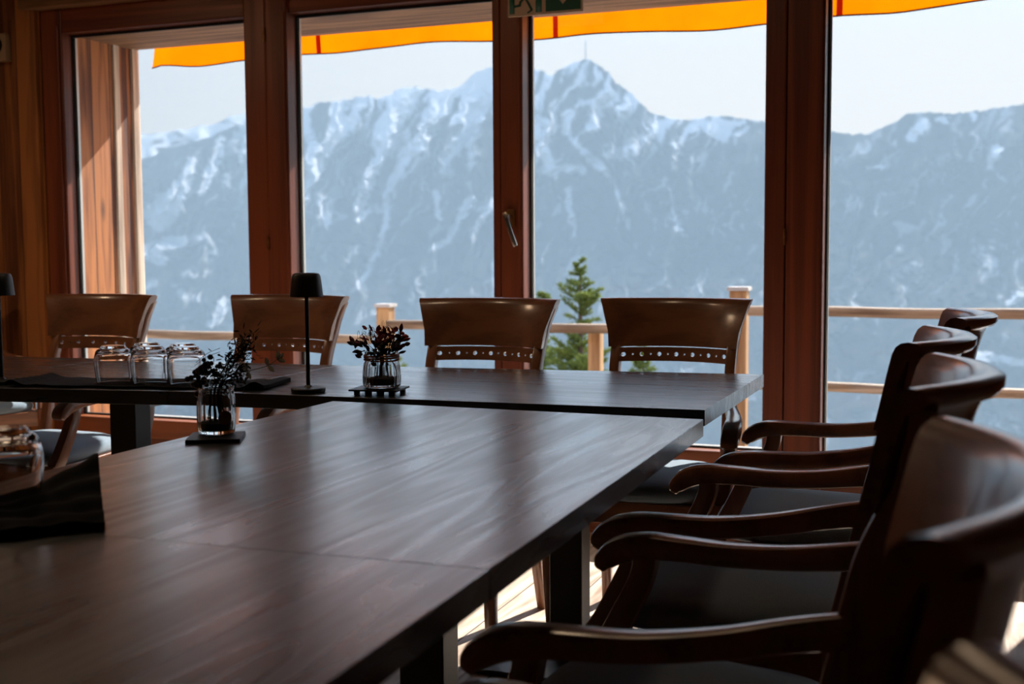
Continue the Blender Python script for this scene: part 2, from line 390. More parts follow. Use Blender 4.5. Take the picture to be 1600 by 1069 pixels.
# panes: (left, right) edges of the glass; frame members between them
GL = [(-3.868, -2.900), (-2.683, -1.763), (-1.632, -0.702), (-0.492, 0.44)]
Z0, Z1 = 0.352, 2.085
FY0, FY1 = 4.36, 4.455
mull = [(-3.985, -3.868, None), (-2.900, -2.683, -2.790), (-1.763, -1.632, -1.728), (-0.702, -0.492, -0.626), (0.44, 0.56, None)]
frame = thing('window_1', 'dark red varnished window frame with four tall panes in view', None, (0, 0, 0)); frame['kind'] = 'structure'
def rebate(bm, x0, x1):
    box(bm, (x0, FY0, 0.02), (x1, FY1, 2.205), 0.006)
for x0, x1, sm in mull:
    bm = bmesh.new()
    if sm is None:
        box(bm, (x0, FY0, 0.0), (x1, FY1, 2.205), 0.006)
        if x0 < -3: box(bm, (x0 + 0.085, FY0 - 0.012, 0.30), (x1 - 0.012, FY0 + 0.02, 2.13), 0.005)
    else:
        box(bm, (x0, FY0, 0.0), (sm - 0.003, FY1, 2.205), 0.007)
        box(bm, (sm + 0.003, FY0 - 0.012, 0.0), (x1, FY1, 2.205), 0.007)
        box(bm, (sm - 0.006, FY0 + 0.03, 0.0), (sm + 0.006, FY1, 2.2))
        box(bm, (x1 - 0.020, FY0 - 0.018, 0.34), (x1 - 0.008, FY0, 2.10), 0.003)
    o = fin('mullion', bm, M['frame'], frame)
for gx0, gx1 in GL:
    bm = bmesh.new()
    box(bm, (gx0 - 0.001, FY0 + 0.004, Z1 + 0.012), (gx1 + 0.001, FY1, 2.205), 0.006)
    fin('top_rail', bm, M['frame_h'], frame)
    bm = bmesh.new()
    box(bm, (gx0 - 0.001, FY0 + 0.004, 0.235), (gx1 + 0.001, FY1, Z0 - 0.004), 0.008)
    box(bm, (gx0 - 0.001, FY0 + 0.02, 0.13), (gx1 + 0.001, FY1, 0.236), 0.004)
    box(bm, (gx0 - 0.001, FY0 + 0.004, 0.0), (gx1 + 0.001, FY1, 0.131), 0.006)
    fin('bottom_rail', bm, M['panel'], frame)
    bm = bmesh.new()
    g = 0.006
    for a, b in (((gx0, FY0 + 0.05, Z0 - 0.002), (gx0 + g, FY1 - 0.012, Z1 + 0.01)), ((gx1 - g, FY0 + 0.05, Z0 - 0.002), (gx1, FY1 - 0.012, Z1 + 0.01)),
                 ((gx0 + g, FY0 + 0.05, Z1), (gx1 - g, FY1 - 0.012, Z1 + 0.012)), ((gx0 + g, FY0 + 0.05, Z0 - 0.003), (gx1 - g, FY1 - 0.012, Z0 + 0.004))):
        box(bm, (a[0], WY - 0.007, a[2]), (b[0], WY + 0.007, b[2]))
    gs = fin('gasket', bm, M['seal'], frame)
    bm = bmesh.new()
    box(bm, (gx0 + g, WY + 0.004, Z0 + .004), (gx0 + g + 0.006, WY + 0.018, Z1)); box(bm, (gx1 - g - 0.006, WY + 0.004, Z0 + .004), (gx1 - g, WY + 0.018, Z1))
    fin('glazing_bead', bm, M['spacer'], frame)
    fin('glass_pane', bbox((gx0 + 0.002, WY - 0.002, Z0), (gx1 - 0.002, WY + 0.002, Z1 + 0.005)), M['pane'], frame)
# hinges in the seams
for hx, hz in ((-2.790, 2.01), (-2.790, 1.14), (-2.790, 0.29), (-0.626, 1.145), (-0.626, 0.268)):
    bm = bmesh.new(); lathe(bm, [(0, -0.030), (0.0055, -0.028), (0.0065, -0.002), (0.0058, 0.0), (0.0065, 0.002), (0.0055, 0.028), (0, 0.032)], 12, (hx, FY0 - 0.016, hz))
    fin('hinge', bm, M['brass'], frame)
# the lever handle on the middle mullion
bm = bmesh.new(); box(bm, (-1.697, FY0 - 0.022, 1.196), (-1.665, FY0 - 0.012, 1.262), 0.003)
hd = fin('handle', bm, M['brass'], frame); hd['label'] = 'brass window handle with slanting lever'
bm = bmesh.new()
sweep(bm, [(-1.681, FY0 - 0.02, 1.232, .016, .016), (-1.683, FY0 - 0.05, 1.236, .016, .018), (-1.683, FY0 - 0.058, 1.232, .016, .018)], up=(1, 0, 0), sub=3)
sweep(bm, [(-1.690, FY0 - 0.058, 1.246, .018, .012), (-1.672, FY0 - 0.060, 1.190, .017, .011), (-1.648, FY0 - 0.058, 1.122, .017, .011)], up=(0, -1, 0), sub=3)
lv = fin('lever', bm, M['chrome'], hd); lv['label'] = 'shiny metal lever'

# deep reveal on the left, lintel and outer sill
bm = bmesh.new(); box(bm, (-4.0, 4.456, 0.20), (-3.872, 4.70, 2.14), 0.004)
struct('trim_3', bm, M['reveal'], 'sunlit old board lining the left window reveal')
bm = bmesh.new(); box(bm, (-3.99, 4.70, 0.0), (-3.86, 4.742, 2.14), 0.010)
struct('trim_4', bm, M['grey_wood'], 'silvered grey edge board of the left reveal')
bm = bmesh.new(); box(bm, (-4.0, 4.742, 0.0), (-3.872, 4.835, 2.14), 0.006)
struct('trim_5', bm, M['reveal'], 'reddish outer post of the left reveal')
bm = bmesh.new(); box(bm, (-4.0, 4.835, 0.0), (-3.858, 4.885, 2.14), 0.014)
struct('trim_6', bm, M['grey_wood'], 'knotty pale corner edge of the outer wall')
bm = bmesh.new(); box(bm, (-5.6, 4.456, 2.098), (3.4, 4.88, 2.32), 0.008)
struct('trim_7', bm, M['beam'], 'hewn lintel beam outside above the glass')
bm = bmesh.new(); box(bm, (-3.99, 4.452, 0.205), (0.6, 4.93, 0.278), 0.006)
struct('trim_8', bm, M['deck'], 'sunlit weathered sill board outside the window')
bm = bmesh.new(); box(bm, (-5.6, 4.56, -0.3), (3.4, 4.86, 0.20))
struct('wall_outside', bm, M['wall'], 'board wall below the outer sill')
bm = bmesh.new(); box(bm, (-14, 4.86, -0.34), (9, 7.62, -0.28))
struct('deck', bm, M['deck'], 'terrace boards outside')

# ------------------------------------------------------------------ awning outside
aw = thing('awning', 'orange fabric awning edge with thin red stripes hanging outside the window top', 'awning', (-1.0, 5.15, 2.06))
def valance(x0, x1, name, mat, seed, flick=False):
    bm = bmesh.new(); n = max(2, int((x1 - x0) / 0.03)); rr = []
    for i in range(n + 1):
        x = x0 + (x1 - x0) * i / n
        row = []
        for k in range(6):
            t = k / 5
            zb = 2.062 + 0.012 * math.sin(x * 2.1 + 0.6) + 0.006 * math.sin(x * 7.3) + (0.016 if x > -0.3 else 0) * min(1, (x + 0.3) / 0.3 if x > -0.3 else 0)
            if x < -3.72: zb += 0.022 * ((-3.72 - x) / 0.26) - (0.014 * max(0, (-3.93 - x) / 0.06))
            y = 5.15 + 0.012 * math.sin(x * 6.0 + t) * t + 0.006 * math.sin(x * 17 + 1.0) * t
            if x < -3.85: y += 0.02 * (-3.85 - x) / 0.1
            row.append(bm.verts.new((x + 1.0 - 0.035 * t * max(0, min(1, (-3.88 - x) / 0.1)), y - 5.15, (2.215 + (zb - 2.215) * t) - 2.06)))
        for k in range(6):  # thickness
            v = row[k]; row.append(bm.verts.new((v.co.x, v.co.y + 0.0015, v.co.z)))
        rr.append(row)
    loop = [0, 1, 2, 3, 4, 5, 11, 10, 9, 8, 7, 6]
    for a, b in zip(rr, rr[1:]):
        for i in range(12):
            p, q = loop[i], loop[(i + 1) % 12]
            bm.faces.new((a[p], a[q], b[q], b[p]))
    bm.faces.new([rr[0][i] for i in loop]); bm.faces.new([rr[-1][i] for i in loop][::-1])
    return fin(name, bm, mat, aw)
SX = [-3.003, -1.775, -0.528, 0.71, 1.95]
edges = [-3.980] + [v for s in SX for v in (s - 0.012, s + 0.012)] + [3.0]
for i in range(0, len(edges), 2): valance(edges[i], edges[i+1], 'valance', M['awning'], i)
for s in SX:
    o = valance(s - 0.012, s + 0.012, 'stripe', M['awning_red'], 1); o['label'] = 'narrow red stripe'
bm = bmesh.new()
hp = []
x = -3.99
while x < 3.0:
    zb = 2.062 + 0.012 * math.sin(x * 2.1 + 0.6) + 0.006 * math.sin(x * 7.3) + (0.016 if x > -0.3 else 0) * min(1, (x + 0.3) / 0.3 if x > -0.3 else 0)
    if x < -3.72: zb += 0.022 * ((-3.72 - x) / 0.26) - (0.014 * max(0, (-3.93 - x) / 0.06))
    y = 5.15 + 0.012 * math.sin(x * 6.0 + 1) + 0.006 * math.sin(x * 17 + 1.0) + (0.02 * (-3.85 - x) / 0.1 if x < -3.85 else 0)
    hp.append((x + 1.0 - 0.030 * max(0, min(1, (-3.88 - x) / 0.1)), y - 5.15, zb - 2.06)); x += 0.06
tube(bm, hp, 0.0035, 6, 1)
fin('hem', bm, M['awning_hem'], aw)
bm = bmesh.new(); prism(bm, [(-2.985, 0.0), (4.0, 0.0), (4.0, -0.30), (-2.985, -0.30)], 0, 0.003)
for v in bm.verts: v.co.z += 0.155 + (-v.co.y) * 0.35
fin('canopy', bm, M['awning'], aw)
bm = bmesh.new(); tube(bm, [(-2.98, 0.0, 0.158), (4.0, 0.0, 0.158)], 0.014, 8, 1)
fin('front_bar', bm, M['steel'], aw)

# ------------------------------------------------------------------ railing outside
def rail_section(x0, x1, zt, zl, label, posts):
    r = thing('railing', label, 'railing', ((x0 + x1) / 2, 7.5, -0.28), group='wooden railings of the terrace')
    cx = (x0 + x1) / 2
    for z, h in ((zt, 0.062), (zl, 0.056)):
        bm = bmesh.new()
        n = max(3, int((x1 - x0) / 0.5))
        pts = [(x0 - cx + (x1 - x0) * i / n, 0.004 * math.sin(i * 1.7), z - h / 2 + 0.28 + 0.004 * math.sin(i * 2.3), 0.075, h + 0.004 * math.sin(i * 3.1)) for i in range(n + 1)]
        sweep(bm, pts, sub=3, soft=0.5)
        fin('handrail' if z == zt else 'lower_rail', bm, M['rail'], r)
    for px, pz, w in posts:
        bm = bmesh.new(); box(bm, (px - cx - w / 2, 0.035, 0), (px - cx + w / 2, 0.035 + w, pz + 0.28), 0.008)
        fin('post', bm, M['railpost'], r)
    return r
rail_section(-1.30, 4.2, 0.742, 0.272, 'weathered plank railing outside behind the right-hand pane, the highest of the three', [(-1.375, 0.835, 0.11), (1.4, 0.83, 0.11)])
rail_section(-3.84, -1.455, 0.612, 0.13, 'weathered railing with yellowish post outside behind the middle panes', [(-2.33, 0.585, 0.085)])
rail_section(-12.0, -3.99, 0.503, 0.03, 'weathered railing outside beyond the left panes, the lowest of the three', [(-3.905, 0.70, 0.10), (-6.4, 0.49, 0.1), (-8.9, 0.49, 0.1)])
# caps on the two tall posts
for (px, pz, w, par) in ((-1.375, 0.835, 0.11, 0), (-3.905, 0.70, 0.10, 2)):
    rr = [o for o in COL.objects if o.name.startswith('railing')][par]
    bm = bmesh.new(); box(bm, (px - rr.location.x - w * .62, 0.022, pz + 0.28), (px - rr.location.x + w * .62, 0.048 + w, pz + 0.305), 0.004)
    cp = fin('post_cap', bm, M['deck'], rr)

# ------------------------------------------------------------------ spruces beyond the terrace
def spruce(name, label, x, y, ztop, zbase, rad, seed, dens=1.0):
    R = random.Random(seed); h = ztop - zbase
    t = thing(name, label, 'tree', (x, y, zbase))
    bm = bmesh.new()
    tube(bm, [(0, 0, 0), (0.01, 0, h * .5), (0, 0.01, h * 0.97)], 0.05 * rad / 0.5, 7, 3, taper=0.12)
    fin('trunk', bm, M['bark'], t)
    bm = bmesh.new()
    def needle_branch(p0, d, L, depth=0):
        d = d.normalized(); side = d.cross(V((0, 0, 1))).normalized(); upv = side.cross(d)
        n = max(4, int(L / 0.018))
        tip = p0 + d * L
        tube(bm, [tuple(p0), tuple(p0 + d * L * .5 + V((0, 0, -0.03 * L))), tuple(tip)], 0.004 + 0.006 * L, 3, 1, taper=0.3)
        for i in range(n):
            s = (i + 0.4) / n; q = p0 + d * (L * s) + V((0, 0, -0.03 * L * math.sin(3.14 * s)))
            for k in range(3):
                a = R.uniform(0, 6.28); nl = R.uniform(0.028, 0.055) * (1 - 0.3 * s)
                nd = (d * 0.8 + side * math.cos(a) + upv * math.sin(a)).normalized()
                w = nd.cross(d).normalized() * 0.0065
                a0 = bm.verts.new(q - w); a1 = bm.verts.new(q + w); a2 = bm.verts.new(q + nd * nl)
                bm.faces.new((a0, a1, a2))
        if depth == 0:
            m_ = max(2, int(L / 0.055))
            for i in range(m_):
                s = (i + 0.7) / (m_ + 0.5); q = p0 + d * (L * s)
                for sg in (-1, 1):
                    nd = d * 0.75 + side * sg * R.uniform(.5, .9) + V((0, 0, R.uniform(-.15, .25)))
                    needle_branch(q, nd, L * (1 - s) * 0.55 + 0.03, 1)
    z = h * 0.99; step = 0.075
    needle_branch(V((0, 0, h * 0.90)), V((0.02, 0, 1)), h * 0.10 if h < 1.5 else 0.16, 1)
    while z > h * 0.12:
        f = 1 - z / h
        L = rad * (0.20 + 1.05 * f ** 0.9) * R.uniform(0.55, 1.15) * (0.8 + 0.35 * math.sin(z * 9))
        nb = 5
        a0 = R.uniform(0, 6.28)
        for k in range(nb):
            if R.random() > dens: continue
            a = a0 + 6.283 * k / nb + R.uniform(-.3, .3)
            needle_branch(V((0, 0, z + R.uniform(-.03, .03))), V((math.cos(a), math.sin(a), R.uniform(0.15, 0.95))), min(L * R.uniform(.7, 1.15), rad * 1.15))
        z -= step * (0.62 + f * 0.5) + 0.006
    fin('foliage', bm, M['needles'], t, ang=180)
    return t
spruce('spruce_tree', 'green spruce with pointed top outside between two window-side chairs', -3.385, 10.5, 0.97, -0.95, 0.55, 3, 0.72)
spruce('spruce_tree', 'low green spruce top behind the reddish flower jar', -5.40, 10.5, 0.17, -1.0, 0.42, 5)
spruce('spruce_tree', 'small spruce close to the window mullion, shorter neighbour of the pointed one', -3.90, 10.9, 0.66, -1.0, 0.30, 8, 0.85)
spruce('spruce_tree', 'small spruce just right of the pointed spruce', -2.70, 10.2, 0.28, -1.0, 0.28, 11, 0.85)

# ------------------------------------------------------------------ mountain range across the valley
RIDGE= [(-58, 2.2), (-50.75, 2.58), (-46.89, 2.92), (-44.33, 3.24), (-41.67, 3.71), (-39.48, 4.0), (-38.5, 4.19), (-37.94, 4.35), (-37.16, 4.74), (-36.07, 5.04), (-35.35, 5.23), (-34.62, 5.62), (-33.3, 6.03), (-32.27, 6.33), (-31.22, 6.79), (-30.78, 6.71), (-30.18, 6.95), (-29.28, 7.02), (-28.38, 7.21), (-27.92, 7.27), (-27.47, 7.13), (-26.87, 7.34), (-26.41, 7.67), (-25.65, 7.73), (-24.98, 7.58), (-24.43, 7.53), (-23.52, 7.73), (-23.06, 8.18), (-22.75, 8.41), (-22.14, 8.56), (-21.07, 8.64), (-20.15, 8.57), (-19.7, 8.45), (-19.18, 8.21), (-18.63, 8.59), (-18.02, 8.84), (-17.57, 8.95), (-17.11, 8.77), (-16.5, 8.35), (-16.14, 7.87), (-15.74, 7.57), (-15.44, 7.36), (-14.99, 6.91), (-14.53, 6.45), (-13.78, 6.23), (-12.88, 6.04), (-11.98, 6.19), (-11.09, 6.2), (-10.2, 6.03), (-9.02, 5.88), (-7.85, 5.7), (-6.24, 5.36), (-5.27, 5.19), (-4.56, 5.19), (-4.0, 5.43), (-3.31, 5.69), (-2.76, 6.04), (-1.94, 6.06), (-0.86, 5.93), (-0.06, 6.01), (1.0, 6.12), (2.04, 6.24), (5.79, 6.34), (9.34, 5.47), (13.7, 4.56), (20, 4.0)]
BACK= [(-48, 4.2), (-43, 4.7), (-40.27, 4.96), (-38.55, 5.4), (-37.77, 5.36), (-36.06, 5.68), (-34.9, 5.94), (-34.31, 6.24), (-33.29, 6.55), (-31.97, 6.34), (-30.2, 5.77), (-27, 5.0)]
SNOW= [[(-36.1, 4.08, 0.25), (-36.55, 3.05, 0.37), (-37.24, 2.02, 0.68), (-37.59, 1.64, 0.74)], [(-34.77, 5.27, 0.19), (-34.94, 4.39, 0.25), (-35.39, 3.5, 0.22), (-35.7, 2.76, 0.19)], [(-38.34, 0.05, 0.37), (-37.34, 0.4, 0.31), (-36.19, 0.54, 0.28), (-35.67, 0.63, 0.12)], [(-38.07, -0.19, 0.31), (-37.51, -0.49, 0.25)], [(-33.61, 5.29, 0.15), (-33.93, 4.25, 0.15), (-33.66, 3.22, 0.19), (-34.29, 1.13, 0.06)], [(-30.94, 6.06, 0.28), (-30.52, 4.88, 0.31), (-30.91, 2.78, 0.25), (-31.17, 1.88, 0.15)], [(-29.29, 6.37, 0.37), (-29.61, 5.33, 0.31), (-30.23, 4.28, 0.28), (-30.61, 3.08, 0.15)], [(-30.11, 2.48, 0.28), (-29.92, 1.27, 0.15)], [(-28.69, 6.23, 0.28), (-29.16, 5.33, 0.19)], [(-25.96, 7.28, 0.43), (-26.74, 5.8, 0.34), (-27.52, 4.29, 0.31), (-27.99, 3.09, 0.31), (-28.4, 2.03, 0.28)], [(-28.01, 1.88, 0.15), (-28.47, 1.42, 0.12)], [(-24.44, 6.99, 0.56), (-25.31, 5.35, 0.43), (-26.14, 4.6, 0.34), (-26.99, 2.79, 0.19), (-27.33, 0.5, 0.19), (-28.05, -1.02, 0.15), (-28.83, -1.93, 0.09)], [(-22.3, 7.88, 0.5), (-22.86, 6.4, 0.5), (-23.48, 5.44, 0.43), (-24.47, 3.84, 0.12)], [(-23.17, 5.35, 0.31), (-23.06, 4.14, 0.15)], [(-21.75, 7.28, 0.25), (-21.83, 4.89, 0.15)], [(-24.79, 2.78, 0.15), (-24.62, 1.62, 0.19)], [(-23.05, 2.41, 0.28), (-24.14, 0.58, 0.15), (-25.07, -0.03, 0.09)], [(-21.72, 2.77, 0.19), (-23.12, 0.63, 0.09)], [(-19.86, 5.78, 0.68), (-19.56, 4.57, 0.28), (-19.01, 3.51, 0.12)], [(-18.33, 6.36, 0.37), (-18.49, 5.62, 0.25)], [(-16.2, 7.23, 0.28), (-16.96, 6.7, 0.25), (-17.26, 5.75, 0.28)], [(-17.87, 6.8, 0.15), (-16.65, 7.08, 0.19)], [(-18.24, 5.31, 0.12), (-17.27, 4.25, 0.22), (-16.44, 3.58, 0.15), (-15.95, 2.57, 0.09), (-15.58, 1.04, 0.09)], [(-19.72, 3.73, 0.12), (-18.64, 3.9, 0.19), (-17.66, 3.77, 0.15)], [(-16.5, 4.48, 0.22), (-15.95, 4.54, 0.34), (-15.29, 4.74, 0.22)], [(-13.48, 6.2, 0.22), (-14.14, 5.7, 0.28), (-14.74, 5.12, 0.15)], [(-12.13, 5.9, 0.28), (-11.08, 5.29, 0.37), (-10.79, 5.63, 0.19)], [(-11.44, 5.94, 0.25), (-10.05, 5.82, 0.12)], [(-18.4, 2.74, 0.19), (-18.1, 0.6, 0.09)], [(-13.47, 5.04, 0.15), (-13.32, 4.91, 0.09)], [(-11.97, 4.47, 0.19), (-12.12, 4.12, 0.09)], [(-21.9, -0.76, 0.25), (-21.72, -1.29, 0.37), (-21.88, -1.99, 0.15)], [(-37.96, -1.37, 0.22), (-38.19, -1.66, 0.15)], [(-36.69, -2.07, 0.25), (-36.12, -2.17, 0.15)], [(-34.87, -2.46, 0.28), (-35.13, -3.21, 0.31), (-35.57, -3.41, 0.12)], [(-37.05, -1.62, 0.12), (-36.97, -1.65, 0.12)], [(-2.2, 5.42, 0.31), (-2.61, 5.04, 0.25)], [(-1.61, 5.68, 0.12), (-1.17, 5.69, 0.12)], [(0.91, 4.26, 0.25), (0.66, 3.57, 0.19)], [(-0.11, 5.9, 0.12), (-0.05, 5.73, 0.09)], [(-3.4, 4.72, 0.09), (-3.38, 4.69, 0.09)], [(-0.63, -4.61, 0.12), (0.46, -4.9, 0.22), (2.33, -5.13, 0.22), (3.88, -5.19, 0.19)], [(1.99, -2.12, 0.28), (1.6, -2.55, 0.15)], [(-3.83, 3.61, 0.12), (-4.39, 3.65, 0.09)], [(-13.46, 1.48, 0.09), (-12.7, 0.56, 0.09)], [(-13.61, 2.85, 0.06), (-13.15, 0.87, 0.15)]]

def vnoise(x, y, seed):
    """smooth value noise on numpy arrays"""
    xi, yi = np.floor(x).astype(np.int64), np.floor(y).astype(np.int64); xf, yf = x - xi, y - yi
    def hsh(a, b):
        n = (a * 374761393 + b * 668265263 + seed * 1442695041) & 0xffffffff
        n = ((n ^ (n >> 13)) * 1274126177) & 0xffffffff
        return ((n ^ (n >> 16)) & 0xffff) / 65535.0
    u, v = xf * xf * (3 - 2 * xf), yf * yf * (3 - 2 * yf)
    return (hsh(xi, yi) * (1 - u) + hsh(xi + 1, yi) * u) * (1 - v) + (hsh(xi, yi + 1) * (1 - u) + hsh(xi + 1, yi + 1) * u) * v
def fbm(x, y, seed, o=4):
    r = 0; a = 0.5; t = 0
    for i in range(o):
        r = r + a * vnoise(x * 2 ** i, y * 2 ** i, seed + i); t += a; a *= 0.55
    return r / t

def terrain_mat(name, shade_rock):
    mt, nt, b = new_mat(name)
    at = nt.nodes.new('ShaderNodeAttribute'); at.attribute_name = 'snow'
    t = nt.nodes.new('ShaderNodeTexCoord'); n = nt.nodes.new('ShaderNodeTexNoise'); n.inputs['Scale'].default_value = 0.03; n.inputs['Detail'].default_value = 6
    nt.links.new(t.outputs['Object'], n.inputs['Vector'])
    mf = nt.nodes.new('ShaderNodeMix'); mf.data_type = 'RGBA'
    mf.inputs['A'].default_value = (*[c * .6 for c in shade_rock], 1); mf.inputs['B'].default_value = (*[c * 1.5 for c in shade_rock], 1)
    nt.links.new(n.outputs['Fac'], mf.inputs['Factor'])
    mx = nt.nodes.new('ShaderNodeMix'); mx.data_type = 'RGBA'
    nt.links.new(at.outputs['Fac'], mx.inputs['Factor']); nt.links.new(mf.outputs['Result'], mx.inputs['A']); mx.inputs['B'].default_value = (0.86, 0.88, 0.90, 1)
    nt.links.new(mx.outputs['Result'], b.inputs['Base Color']); b.inputs['Roughness'].default_value = 0.95; b.inputs['Specular IOR Level'].default_value = 0.1
    return mt
M['mountain'] = terrain_mat('forest_and_snow', (0.035, 0.040, 0.040))

def grid_mesh(name, X, Y, Z, mat, snow=None):
    nr, nc = X.shape
    me = bpy.data.meshes.new(name)
    co = np.stack([X, Y, Z], -1).reshape(-1, 3).astype(np.float32)
    idx = np.arange(nr * nc).reshape(nr, nc)
    q = np.stack([idx[:-1, :-1], idx[:-1, 1:], idx[1:, 1:], idx[1:, :-1]], -1).reshape(-1, 4)
    me.vertices.add(len(co)); me.vertices.foreach_set('co', co.ravel())
    me.loops.add(q.size); me.loops.foreach_set('vertex_index', q.ravel().astype(np.int32))
    me.polygons.add(len(q)); me.polygons.foreach_set('loop_start', (np.arange(len(q)) * 4).astype(np.int32))
    me.update(calc_edges=True); me.validate()
    me.polygons.foreach_set('use_smooth', [True] * len(me.polygons))
    if snow is not None:
        a = me.attributes.new('snow', 'FLOAT', 'POINT'); a.data.foreach_set('value', snow.ravel().astype(np.float32))
    me.materials.append(mat)
    o = bpy.data.objects.new(name, me); COL.objects.link(o); return o

def build_mountain():
    az = np.linspace(-56, 18, 900); ra = np.array(RIDGE)
    el_r = np.interp(az, ra[:, 0], ra[:, 1])
    n1 = (vnoise(az * 9.0, az * 0 + 3.3, 5) - .5) * 0.10 + (vnoise(az * 26.0, az * 0 + 1.3, 9) - .5) * 0.09
    el_r = el_r + n1
    rows = 300
    t = np.linspace(0, 1, rows)[:, None]
    EL0 = -9.6
    el = el_r[None, :] + (EL0 - el_r[None, :]) * t ** 0.95
    AZ = np.repeat(az[None, :], rows, 0)
    D = np.interp(el, [-9.7, -4.0, 0.0, 9.0], [1500, 1760, 2060, 2520])
    # ribs and gullies falling to the lower left
    u = AZ * 1.0 - el * 0.42
    warp = (fbm(AZ * 0.9, el * 0.9, 21) - .5) * 2.0
    rib = fbm((u + warp) * 1.5, el * 0.22 + 7, 31, 4) - .5
    small = fbm((u + warp) * 5.0, el * 0.8 + 3, 41, 4) - .5
    amp = np.clip(t * 8, 0, 1) * np.clip((1 - t) * 6, 0, 1)
    D = D + (rib * 300 + small * 26) * np.interp(el, [-6, 3], [0.35, 1.0]) * amp
    X = D * np.sin(np.radians(AZ)) * 1.0; Y = D * np.cos(np.radians(AZ)); Z = CAM_Z + D * np.tan(np.radians(el))
    # snow: gullies drawn one by one plus patches near the crest
    wx = (fbm(AZ * 2.2, el * 2.2, 51) - .5) * 1.1; wy = (fbm(AZ * 2.2, el * 2.2, 61) - .5) * 1.1
    wx2 = (fbm(AZ * 9, el * 6, 71) - .5) * 0.55; wy2 = (fbm(AZ * 9, el * 6, 81) - .5) * 0.5
    PX, PY = AZ + wx * 0.35 + wx2 * .55, el + wy * 0.35 + wy2 * .55
    S = np.zeros_like(AZ)
    for pl in SNOW:
        for (ax, ay, aw_), (bx, by, bw) in zip(pl, pl[1:]):
            dx, dy = bx - ax, by - ay; L2 = dx * dx + dy * dy + 1e-9
            k = np.clip(((PX - ax) * dx + (PY - ay) * dy) / L2, 0, 1)
            d = np.hypot(PX - ax - k * dx, PY - ay - k * dy); w = aw_ + (bw - aw_) * k
            S = np.maximum(S, np.clip((w * 0.95 - d) / 0.07 + 0.5, 0, 1))
    below = el_r[None, :] - el
    hi = np.clip(1 - below / 3.4, 0, 1) * np.interp(AZ, [-56, -40, -34, -31, -22, -19, -15, -14, -9, -5, 0, 18], [.1, .1, .25, .75, 1, .62, .55, .55, .35, .12, .2, .3])
    streak = fbm((u + warp * .6) * 3.2, el * 0.75, 91, 4)
    S = np.maximum(S, np.clip((streak + hi * 0.30 - 0.665) / 0.05, 0, 1) * np.clip(hi * 2.5, 0, 1))
    mid = np.clip(1 - np.abs(below - 3.0) / 3.0, 0, 1) * np.interp(AZ, [-40, -33, -31, -22, -16, 0, 18], [.2, .3, 1, 1, .6, .35, .4])
    S = np.maximum(S, 0.55 * np.clip((fbm((u + warp) * 4.5, el * 1.0 + 9, 95, 4) + mid * 0.12 - 0.67) / 0.05, 0, 1))
    # behind the crest the ground falls away again
    k = 8; tb = np.linspace(0.02, 1, k)[::-1][:, None]
    Db = D[0][None, :] + tb * 900; Zb = Z[0][None, :] - tb * 500
    Xb = Db * np.sin(np.radians(az))[None, :]; Yb = Db * np.cos(np.radians(az))[None, :]
    o = grid_mesh('mountain', np.vstack([Xb, X]), np.vstack([Yb, Y]), np.vstack([Zb, Z]), M['mountain'], np.vstack([np.zeros_like(Xb), S]))
    tag(o, 'forested snow-streaked mountain range across the valley', kind='structure')
    # the farther snowy ridge at the left
    az = np.linspace(-50, -24, 160); ba = np.array(BACK); el_r = np.interp(az, ba[:, 0], ba[:, 1]) + (vnoise(az * 3, az * 0, 3) - .5) * .12
    t = np.linspace(0, 1, 50)[:, None]; el = el_r[None] + (2.0 - el_r[None]) * t; AZ = np.repeat(az[None], 50, 0)
    D = 5200 - 1100 * t + (fbm(AZ * 1.2, el * 1.2, 15) - .5) * 500 * np.clip(t * 5, 0, 1)
    S = np.clip((fbm(AZ * 1.6, el * 3.5, 25) - 0.30) / .12, 0, 1)
    X = D * np.sin(np.radians(AZ)); Y = D * np.cos(np.radians(AZ)); Z = CAM_Z + D * np.tan(np.radians(el))
    tb = np.linspace(0.05, 1, 4)[::-1][:, None]; Db = 5200 + tb * 800
    Xb = Db * np.sin(np.radians(az))[None]; Yb = Db * np.cos(np.radians(az))[None]; Zb = Z[0][None] - tb * 400
    o = grid_mesh('distant_ridge', np.vstack([Xb, X]), np.vstack([Yb, Y]), np.vstack([Zb, Z]), M['mountain'], np.vstack([S[:4] * 0 + 1, S]))
    tag(o, 'pale snowy ridge far behind the left shoulder of the mountain', kind='structure')
    # hillside falling from the terrace and the valley floor
    ys = np.array([7.6, 9, 14, 30, 80, 200, 320, 450, 700, 1000, 1300, 1530]); az = np.linspace(-56, 18, 80)
    Yg = np.repeat(ys[:, None], 80, 1); AZ = np.repeat(az[None], len(ys), 0)
    Xg = Yg * np.tan(np.radians(AZ)) * 1.0
    Zg = np.where(Yg < 450, -0.9 - (Yg - 7.6) * 0.62, -275.0) + (fbm(Xg * .02, Yg * .02, 3) - .5) * np.clip(Yg * .04, 0, 12)
    o = grid_mesh('hillside', Xg, Yg, Zg, M['mountain'], np.zeros_like(Xg))
    tag(o, 'wooded slope dropping from the terrace into the valley', kind='structure')
build_mountain()
# radio mast on the summit
bm = bmesh.new(); tube(bm, [(0, 0, -8), (0, 0, 40)], 1.3, 6, 1, taper=0.5); lathe(bm, [(0, 30), (1.1, 30), (1.1, 33), (0, 33)], 8)
o = fin('radio_mast', bm, M['steel']); az_ = math.radians(-17.57); o.location = (2530 * math.sin(az_), 2530 * math.cos(az_), CAM_Z + 2530 * math.tan(math.radians(8.93)))
tag(o, 'thin radio mast standing on the mountain summit', 'mast')

